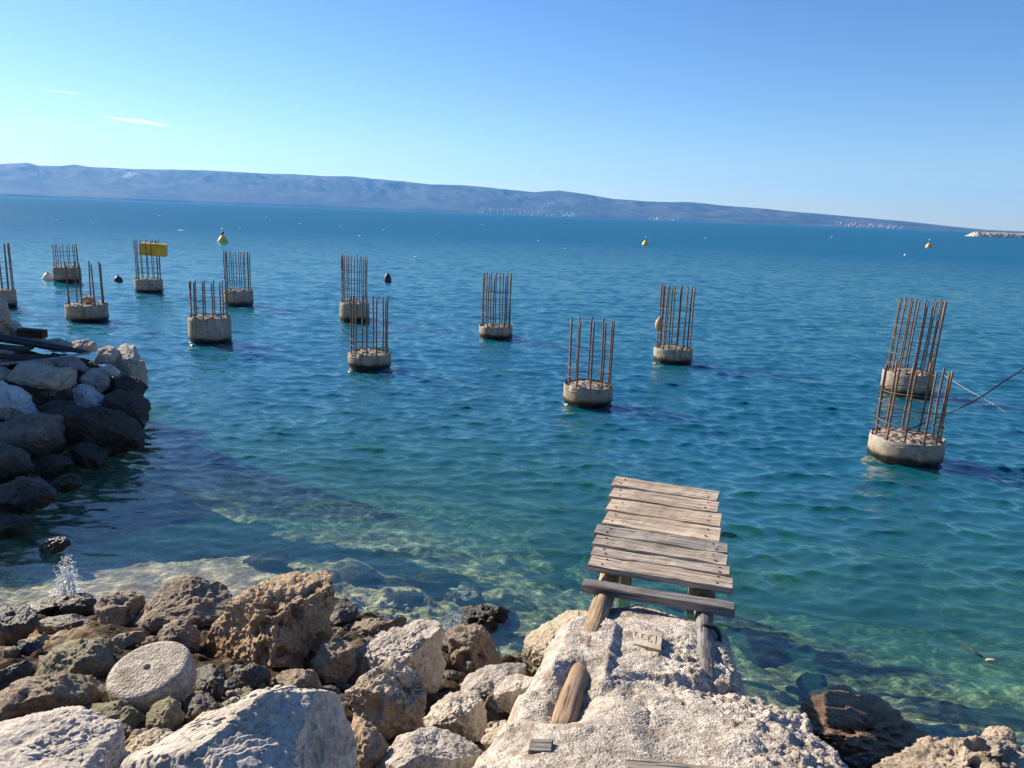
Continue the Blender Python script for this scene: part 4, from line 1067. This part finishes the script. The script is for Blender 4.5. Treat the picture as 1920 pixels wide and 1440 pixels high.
# black cable and pale line by the nearest pile
c, R, zt = NEAR
pts = np.array([[c[0] - .1, c[1] - .1, zt + .1], [c[0] + .25, c[1], zt + .22], Pz(1762, 782, zt + .15), Py(1800, 765, 11.3), Py(1840, 745, 11.6), Py(1880, 716, 11.9), Py(1912, 697, 12.2), Py(1990, 640, 12.8)])
t = np.linspace(0, len(pts) - 1, 70); path = np.stack([np.interp(t, range(len(pts)), pts[:, i]) for i in range(3)], 1)
for _ in range(12): path[1:-1] = (path[:-2] + 2 * path[1:-1] + path[2:]) / 4
tag(link('cable', MB().tube(path, .011, 8).mesh('cable', [MAT['black_p']], True)), 'thin black cable rising from the nearest pile toward the frame edge', 'cable')
pts = np.array([Pz(1770, 705, .02), Pz(1815, 733, .02), Pz(1850, 752, .02), Pz(1888, 776, -.02)])
t = np.linspace(0, 3, 30); path = np.stack([np.interp(t, range(4), pts[:, i]) for i in range(3)], 1)
for _ in range(4): path[1:-1] = (path[:-2] + 2 * path[1:-1] + path[2:]) / 4
tag(link('mooring_line', MB().tube(path + [0, 0, .015], .0045, 6).mesh('mooring_line', [MAT['rope']], True)), 'pale thin line floating on the water beside the nearest pile', 'rope')

# ------------------------------------------------------------------ buoys
def buoy_at(px, py, name, label, cat, parts, group=None, s=1.0):
    p = Pz(px, py); w = depth_of(p); k = w / F * s      # metres per photo pixel there
    root = empty(name, (p[0], p[1], 0), label, cat, group)
    for nm_, mat, prof in parts:
        mb_ = MB().lathe([(r * k, z * k) for r, z in prof], 28); link(nm_, mb_.mesh(nm_, [MAT[mat]], True), root)
    return root


def yel(bw, mat): return [('body', mat, [(.01, -6), (bw * .8, -5), (bw, -1), (bw * .98, 2), (bw * .75, 6), (bw * .42, 10.5), (bw * .2, 12), (.01, 12.2)]),
                          ('mast', 'black_p', [(.01, 11), (.9, 11), (.9, 15), (2.2, 15), (2.2, 19), (.9, 19), (.6, 23), (.01, 23)]),
                          ('topmark', 'white_p', [(.01, 22.5), (1.8, 22.6), (2.0, 24.5), (1.2, 26), (.01, 26)])]


def yel2(bw, mat): return [('body', mat, [(.01, -5), (bw * .8, -4), (bw, -1), (bw * .96, 1.5), (bw * .7, 5), (bw * .35, 8), (.01, 9)]),
                          ('mast', 'black_p', [(.01, 8), (.55, 8), (.5, 13), (.01, 13)]),
                          ('topmark', 'white_p', [(.01, 12.8), (1.0, 12.9), (1.0, 15), (.01, 15.5)])]


GY = 'yellow marker buoys out on the water'
buoy_at(418, 454, 'marker_buoy', 'nearest yellow marker buoy, with black and white topmark, beyond the left piles', 'buoy', yel(10, 'yellow'), GY)
buoy_at(1210, 459, 'marker_buoy', 'small yellow marker buoy in open water beyond the pile with the brown float', 'buoy', yel2(6.5, 'yellow'), GY, 1)
buoy_at(1741, 464, 'marker_buoy', 'small orange-yellow marker buoy toward the stone breakwater', 'buoy', yel2(6.0, 'orange'), GY, 1)
buoy_at(90, 524, 'mooring_buoy', 'cream mooring buoy floating beside the farthest pile', 'buoy', [('body', 'cream_p', [(.01, -4), (8, -3), (10, 0), (9.6, 3), (6, 9), (3, 12), (.01, 12.6)]), ('ring', 'black_p', [(.01, 12), (1.5, 12.2), (1.5, 13.8), (.01, 14)])])
buoy_at(222, 528, 'mooring_buoy', 'small round black mooring buoy between two far piles', 'buoy', [('body', 'black_p', [(.01, -4), (6, -3), (7.5, 1), (7, 5), (4.5, 8.5), (2, 10), (.01, 10.2)]), ('ring', 'black_p', [(.01, 9.5), (1.3, 10), (1.3, 13), (.01, 13.6)])])
buoy_at(727, 528, 'mooring_buoy', 'black bullet-shaped buoy floating next to the rust-stained pile', 'buoy', [('body', 'black_p', [(.01, -4), (6.5, -3), (7, 1), (6.6, 6), (5, 11), (2.6, 14.5), (.01, 16)])])
buoy_at(1697, 479, 'mooring_buoy', 'tiny white float in the open sea near the orange-yellow buoy', 'float', [('body', 'white_p', [(.01, -1.5), (1.8, -1), (2.2, .5), (1.7, 2), (.01, 2.6)])])

# ------------------------------------------------------------------ floating reed, timber, poles on the headland
p0, p1 = Pz(1803, 1208, .0), Pz(1842, 1232, .01)
tag(link('reed_stem', MB().tube([p0, (p0 + p1) / 2 + [0, 0, .01], p1], .008, 6).mesh('reed_stem', [MAT['black_p']], True)), 'thin dark reed stem floating in the green shallows', 'stick')
p1 = Pz(1858, 1238, .005); S, Fc = ico(3)
tag(link('bark_piece', mesh_np('bark_piece', S * np.array([.045, .018, .012]) * (1 + .2 * fbm(S * 3, 2, 4))[:, None], Fc, [MAT['peach']]), None, p1), 'small pale piece of bark floating at the end of the reed stem', 'debris')
o = board('timber', Py(36, 615, 12.5), Py(84, 619, 12.5), .16, .13, MAT['darkwood']); tag(o, 'short dark brown timber lying on the headland crest', 'timber')
path = np.array([Py(-120, 616, 11.3), Py(0, 633, 11.4), Py(80, 647, 11.5), Py(166, 661, 11.6)])
tag(link('pole', MB().tube(path, [.075, .07, .055, .03], 12).mesh('pole', [MAT['navy']], True)), 'thick dark tapering pole lying across the headland rocks', 'pole')
path = np.array([Py(-100, 697, 10.7), Py(0, 683, 11.0), Py(80, 675, 11.25), Py(168, 662, 11.5)])
tag(link('pipe', MB().tube(path, .016, 10).mesh('pipe', [MAT['pipe']], True)), 'thin pale grey pipe crossing under the dark pole', 'pipe')
for q0, q1, y_, lb in [((-40, 645), (55, 654), 11.75, 'upper dark board stacked under the dark pole'), ((-40, 660), (85, 672), 11.45, 'lower dark board lying under the dark pole')]:
    o = board('dark_board', Py(*q0, y_), Py(*q1, y_ + .1), .35, .03, MAT['darkwood']); tag(o, lb, 'board')
# dry twigs
for q0, q1, lb in [((640, 1197), (676, 1184), 'pale dry twig lying beside the dark round rock'), ((905, 1330), (925, 1298), 'thin dry stalk against the dark slab by the ramp'), ((655, 1170), (618, 1205), 'brown dry twig hanging by the conglomerate boulder')]:
    a_, b_ = hit_ground(*q0, .28), hit_ground(*q1, .30)
    tag(link('dry_twig', MB().tube([a_, (a_ + b_) / 2 + [0, 0, .02], b_], .004, 6).mesh('dry_twig', [MAT['reed']], True)), lb, 'twig')

# ------------------------------------------------------------------ splash and foam
n = NT('water spray'); b_ = n.bsdf((.9, .92, .93), .3, None, .6)
SPRAY = n.m
S, Fc = ico(1); mb_ = MB()
c0 = Pz(128, 1128, .05)
for i in range(1100):
    h = rng.random() ** 1.5; ang_ = rng.random() * 6.28; wd = (.085 * (1 - h) + .03) * (.6 + .8 * abs(math.sin(h * 17)))
    p = c0 + np.array([wd * math.cos(ang_) * rng.random() ** .5 * 1.2 + .02 * h, wd * math.sin(ang_), .42 * h])
    r0 = rng.uniform(.0015, .0075) * (1.2 - .6 * h)
    mb_.add(S * r0 * np.array([1, 1, rng.uniform(.8, 1.7)]) + p, Fc)
SL, FL = ico(3)
for i in range(46):
    h = rng.random() ** 1.4 * .8; wd = .07 * (1 - h) + .02; ang_ = rng.random() * 6.28
    L = SL * np.array([rng.uniform(.006, .016), rng.uniform(.005, .01), rng.uniform(.015, .045)]); L = L * (1 + .8 * fbm(SL * 2.5 + i, 3, 4))[:, None]
    mb_.add(L + c0 + [wd * math.cos(ang_) * rng.random() + .02 * h, wd * math.sin(ang_) * rng.random(), .40 * h], FL)
for i in range(420):
    p = Pz(rng.uniform(100, 260), rng.uniform(1115, 1165), .06 + .1 * rng.random()); mb_.add(S * rng.uniform(.002, .006) + p, Fc)
tag(link('splash', mb_.mesh('splash', [SPRAY], True)), 'burst of white spray leaping up where a wave hits the rocks', 'splash', None, 'stuff')
n = NT('sea foam'); v = n.objvec(False); n.bsdf((.8, .82, .82), .8, n.bump(n.noise(v, 8, 5), .5, .03), .2); FOAM = n.m
mb_ = MB(); S, Fc = ico(3)
spots = [(340, 433, 16), (779, 483, 9), (108, 413, 6), (175, 421, 5), (450, 428, 6), (563, 420, 7), (675, 443, 8), (1060, 467, 6), (820, 440, 5), (905, 422, 5), (640, 424, 5), (1560, 445, 5), (1322, 447, 4), (1010, 452, 5), (720, 432, 6), (500, 408, 6), (300, 405, 6)]
spots = [(a_, b_, c_ * .8) for a_, b_, c_ in spots]
for px, py, wd in spots:
    if py == 0: py = 367 + px * .0366 + rng.uniform(8, 55)
    p = Pz(px, py); k = depth_of(p) / F
    L = S * np.array([wd / 2 * k, wd * .45 * k, .8 * k]) ; L = L * (1 + .35 * fbm(S * 2.4 + px, 3, 5))[:, None]
    mb_.add(L + p + [0, 0, .05], Fc)
tag(link('foam', mb_.mesh('foam', [FOAM], True)), 'scattered white foam flecks of small breaking waves far out', 'foam', None, 'stuff')

# ------------------------------------------------------------------ island across the strait
PRO = np.array([(-900, 318), (-500, 300), (-200, 306), (0, 308), (50, 305), (75, 311), (115, 311), (140, 308), (170, 313), (255, 317), (350, 318), (400, 320), (500, 325), (560, 327), (600, 330), (655, 330), (700, 335), (760, 340), (810, 346), (870, 347), (920, 352), (1000, 360), (1050, 357),
                (1100, 364), (1150, 373), (1220, 378), (1270, 379), (1300, 379), (1350, 385), (1420, 390), (1480, 396), (1550, 402), (1640, 410), (1700, 415), (1780, 424), (1850, 431), (1920, 434), (2300, 449), (2800, 470)], float)
dd = ray(PRO[:, 0], PRO[:, 1]); paz = np.arctan2(dd[:, 0], dd[:, 1]); pel = dd[:, 2] / np.hypot(dd[:, 0], dd[:, 1])
NAh, NUh = 760, 90
ha = np.linspace(math.radians(-62), math.radians(44), NAh); hu = np.linspace(-.06, 1.7, NUh)
R0, R1 = 7600., 9800.


def hill(a, u):
    el = np.interp(a, paz, pel); rg = R0 + (R1 - R0) * u
    sh = 200 * noise3(np.stack([a * 14, a * 0, a * 0], -1).reshape(-1, 3), 3).reshape(a.shape)
    q = np.stack([a * 26 + u * 2.5, u * 2.4, np.zeros_like(a)], -1).reshape(-1, 3)
    rid_ = ridged(q, 4, 5).reshape(a.shape); rd2 = fbm(q * 2.7, 4, 8).reshape(a.shape)
    base = np.where(u < 1, np.clip(u, 0, 1) ** .85, 1 - .55 * (u - 1))
    inner = np.clip(u, 0, 1) * np.clip(1 - u, 0, 1) * 4
    hgt = el * R1 * base * (1 + inner * (.30 * (rid_ - .75) + .26 * rd2))
    lim = np.where(u < .98, el * rg * (.99), 1e9)
    hgt = np.minimum(hgt, lim)
    return np.where(u < 0, -30, hgt + H * np.clip(u, 0, 1)), rg + sh * (1 - np.clip(u, 0, 1))


A_, U_ = np.meshgrid(ha, hu, indexing='ij')
hz, hr = hill(A_, U_)
me = mesh_np('hills', np.stack([hr * np.sin(A_), hr * np.cos(A_), hz], -1).reshape(-1, 3), grid_faces(NAh, NUh))
n = NT('scrub covered hillside'); z, pos = n.worldz()
a1 = n.noise(pos, .0022, 8, .65); a2 = n.noise(pos, .012, 6, .6); a3 = n.noise(pos, .0011, 4, .5)
col = n.mix(n.ramp(a1, .4, .62), (.018, .023, .014), (.075, .07, .055))
col = n.mix(n.math('MULTIPLY', n.ramp(a2, .6, .7), n.ramp(a3, .5, .6)), col, (.16, .145, .115))
n.bsdf(col, .95, None, .1)
me.materials.append(n.m)
struct('hills', me, 'long hazy blue island ridge across the strait', 'hills')


def hillpt(px, u):
    d = ray(px, 400); a_ = np.array([math.atan2(d[0], d[1])]); h_, r_ = hill(a_, np.array([u])); return np.array([r_[0] * math.sin(a_[0]), r_[0] * math.cos(a_[0]), h_[0]])


# village houses: one shared mesh, each house its own object
def house_mesh(L, W, Hh):
    mb_ = MB(); l, w_ = L / 2, W / 2
    mb_.add([(-l, -w_, -6), (l, -w_, -6), (l, w_, -6), (-l, w_, -6), (-l, -w_, Hh), (l, -w_, Hh), (l, w_, Hh), (-l, w_, Hh), (-l, 0, Hh + W * .3), (l, 0, Hh + W * .3)],
            [(0, 1, 5, 4), (2, 3, 7, 6), (1, 2, 6, 9, 5), (3, 0, 4, 8, 7)], 0)
    l += .6; e = .5
    mb_.add([(-l, -w_ - e, Hh - .2), (l, -w_ - e, Hh - .2), (l, 0, Hh + W * .3 + .15), (-l, 0, Hh + W * .3 + .15), (-l, w_ + e, Hh - .2), (l, w_ + e, Hh - .2)], [(0, 1, 2, 3), (3, 2, 5, 4)], 1)
    return mb_.mesh('house', [MAT['housewall'], MAT['roof']])


HM = [house_mesh(16, 11, 9), house_mesh(22, 12, 11), house_mesh(13, 10, 7)]
for (x0, x1, u0, u1, nh, lab, grp) in [(895, 1075, .0, .12, 85, 'tiny pale house of the larger village on the island shore', 'houses of the larger island village'),
                                     (1212, 1276, .0, .07, 26, 'tiny pale house of the small hamlet on the island shore', 'houses of the small island hamlet'),
                                     (1570, 1700, .0, .22, 70, 'tiny pinkish house of the far town near the end of the island', 'houses of the far island town'),
                                     (1010, 1075, .22, .32, 14, 'tiny house of the hill village above the larger village', 'houses of the hill village')]:
    for i in range(nh):
        o = link('house', HM[i % 3], None, hillpt(rng.uniform(x0, x1), u0 + (u1 - u0) * rng.random() ** 1.6)); o.rotation_euler = (0, 0, rng.uniform(-.5, .5)); tag(o, lab, 'house', grp)
mb_ = MB().box((0, 0, 12), (34, 14, 36)).box((0, 0, 31), (36, 16, 1.5))
tag(link('apartment_block', mb_.mesh('apartment_block', [MAT['white_p']]), None, hillpt(1075, .012)), 'white block building at the end of the larger island village', 'building')
# smoke rising from the hillside
n = NT('drifting smoke'); pv = n.n('VolumePrincipled'); pv.inputs['Color'].default_value = (.95, .95, .97, 1); pv.inputs['Density'].default_value = .0035; pv.inputs['Anisotropy'].default_value = .6; n.l(pv.outputs[0], n.out.inputs['Volume'])
S, Fc = ico(4); mb_ = MB(); b0 = hillpt(210, .52)
ps = Pz  # noqa
for (px, py, rw) in [(213, 340, 16), (221, 337, 22), (229, 335, 26), (237, 331, 28), (245, 327, 30), (252, 325, 22)]:
    c_ = Py(px, py, b0[1] - 60); mb_.add(S * np.array([rw * 1.3, rw, rw * .75]) * (1 + .3 * fbm(S * 2 + px, 3, 2))[:, None] + c_, Fc)
tag(link('smoke', mb_.mesh('smoke', [n.m], True)), 'wisp of white smoke drifting up the far hillside', 'smoke', None, 'stuff')

# breakwater
MAT['break'] = rock_mat('breakwater stone', (.62, .50, .38), (.52, .42, .32), (.3, .24, .18), .4, .5, wet=False)
p = Pz(1812, 442.6); L_ = 200.; nx, ny = 240, 24
uu = np.linspace(0, 1, nx); vv = np.linspace(-1, 1, ny); U, W_ = np.meshgrid(uu, vv, indexing='ij')
ex = np.array([.97, .24]); ey = np.array([-.24, .97])
hz_ = (1 - np.abs(W_) ** 1.6) * 3.6 * sstep(U, 0, .035) - .6
xx = p[0] + ex[0] * U * L_ + ey[0] * W_ * 7; yy = p[1] + ex[1] * U * L_ + ey[1] * W_ * 7
q = np.stack([xx, yy, 0 * xx], -1).reshape(-1, 3)
f, s2, ci = worley(q * .6, 3)
V = np.stack([xx.ravel(), yy.ravel(), hz_.ravel() + (.5 - f) * 1.2], 1)
me = mesh_np('breakwater', V, grid_faces(nx, ny), [MAT['break']]); cc_ = V.mean(0); me.transform(Matrix.Translation(-Vector(cc_)))
tag(link('breakwater', me, None, cc_), 'low pale stone breakwater reaching in from the frame edge', 'breakwater')

# ------------------------------------------------------------------ unseen block added to cast the shadow on the headland and the water
s2d = np.array([SUN[0], SUN[1]]) / math.cos(SUN_EL); cot = 1 / math.tan(SUN_EL)
off = s2d * 11.4; hb = 11.4 / cot
foot = [np.array([-.83, 7.95]), np.array([-2.3, 8.05]), np.array([-3.2, 8.0]), np.array([-3.85, 7.5]), np.array([-4.5, 6.6]), np.array([-11.0, 5.4])]
foot = [p + off for p in foot]; foot = foot + [foot[-1] + s2d * 6 + [0, 4], foot[0] + s2d * 4.5]  # footprint is the wanted shadow outline shifted back toward the sun
Acorner = foot[0]
mb_ = MB(); nf = len(foot)
mb_.add([(*p, -2.0) for p in foot] + [(*p, hb) for p in foot], [(k, (k + 1) % nf, nf + (k + 1) % nf, nf + k) for k in range(nf)] + [tuple(range(nf, 2 * nf))])
me = mb_.mesh('wall', [rock_mat('rubble stone masonry', (.42, .37, .31), (.33, .29, .24), (.18, .15, .12), .5, 1.2, wet=False)])
root = empty('boathouse', (*Acorner, 0), 'stone boathouse beyond the headland rocks', 'building')
o = link('wall', me, root); o.matrix_parent_inverse = Matrix.Translation((-Acorner[0], -Acorner[1], 0))

# ------------------------------------------------------------------ contrails
n = NT('thin cloud'); pv = n.n('VolumePrincipled'); pv.inputs['Color'].default_value = (1, 1, 1, 1); pv.inputs['Density'].default_value = .0026; pv.inputs['Anisotropy'].default_value = .75; n.l(pv.outputs[0], n.out.inputs['Volume'])
S, Fc = ico(4)
for (xa, ya, xb, yb, hw_, lab) in [(75, 168, 161, 177, 1.4, 'thin straight white vapour trail, the higher of two'), (190, 218, 318, 236, 3.2, 'broader white wisp of cloud below the thin vapour trail')]:
    a_, b_ = Py(xa, ya, 20000), Py(xb, yb, 20000); c_ = (a_ + b_) / 2; L_ = np.linalg.norm(b_ - a_) / 2; k = 20000 / F
    V = S * np.array([L_, hw_ * k * 2, hw_ * k]); V[:, 2] *= (.6 + .5 * sstep(S[:, 0], -1, .6)); V = V * 1.0; V[:, 2] += hw_ * k * .8 * fbm(S * np.array([3, .5, .5]), 2, 3)
    o = tag(link('cloud', mesh_np('cloud', V, Fc, [n.m]), None, c_), lab, 'cloud', None, 'structure')
    d_ = (b_ - a_) / np.linalg.norm(b_ - a_); o.rotation_euler = (0, -math.asin(d_[2]), math.atan2(d_[1], d_[0]))

# ------------------------------------------------------------------ haze
n = NT('sea haze'); pv = n.n('VolumePrincipled'); pv.inputs['Color'].default_value = (.16, .48, 1.0, 1); pv.inputs['Density'].default_value = 5.2e-5; pv.inputs['Anisotropy'].default_value = .25
n.l(pv.outputs[0], n.out.inputs['Volume'])
me = MB().box((-1500, 6000, 315), (27000, 12800, 660)).mesh('haze', [n.m])
struct('haze', me, 'pale blue haze in the air over the strait', 'haze', 'stuff')

# ------------------------------------------------------------------ light, sky, camera
wd = bpy.data.worlds.new('World'); scn.world = wd; wd.use_nodes = True
nt = wd.node_tree; bg = nt.nodes['Background']
sky = nt.nodes.new('ShaderNodeTexSky'); sky.sky_type = 'NISHITA'; sky.sun_disc = False
sky.sun_elevation = SUN_EL; sky.sun_rotation = SUN_AZ
sky.air_density = 1.0; sky.dust_density = .12; sky.ozone_density = 4.0; sky.altitude = 0
hs = nt.nodes.new('ShaderNodeHueSaturation'); hs.inputs['Saturation'].default_value = 1.18; hs.inputs['Hue'].default_value = .511; nt.links.new(sky.outputs[0], hs.inputs['Color']); nt.links.new(hs.outputs[0], bg.inputs[0]); bg.inputs[1].default_value = .070
sl = bpy.data.lights.new('sun', 'SUN'); sl.energy = 5.0; sl.angle = math.radians(.5); sl.color = (1, .90, .74)
so = bpy.data.objects.new('sun', sl); COL.objects.link(so)
so.rotation_euler = Vector(SUN).to_track_quat('Z', 'Y').to_euler()

cam = bpy.data.cameras.new('camera'); cam.sensor_width = 36; cam.lens = F / 1920 * 36; cam.clip_start = .1; cam.clip_end = 80000
co = bpy.data.objects.new('camera', cam); COL.objects.link(co)
co.matrix_world = Matrix(((rt[0], up[0], -fw[0], 0), (rt[1], up[1], -fw[1], 0), (rt[2], up[2], -fw[2], H), (0, 0, 0, 1)))
scn.camera = co
scn.view_settings.view_transform = 'Standard'; scn.view_settings.look = 'None'; scn.view_settings.exposure = 1.06; scn.view_settings.gamma = 1
cy = scn.cycles
cy.use_denoising = True
try: cy.denoiser = 'OPENIMAGEDENOISE'; cy.denoising_input_passes = 'RGB_ALBEDO_NORMAL'; cy.denoising_prefilter = 'ACCURATE'
except Exception: pass
cy.max_bounces = 8; cy.diffuse_bounces = 3; cy.glossy_bounces = 3; cy.transparent_max_bounces = 16; cy.transmission_bounces = 4; cy.volume_bounces = 1
cy.sample_clamp_indirect = 6
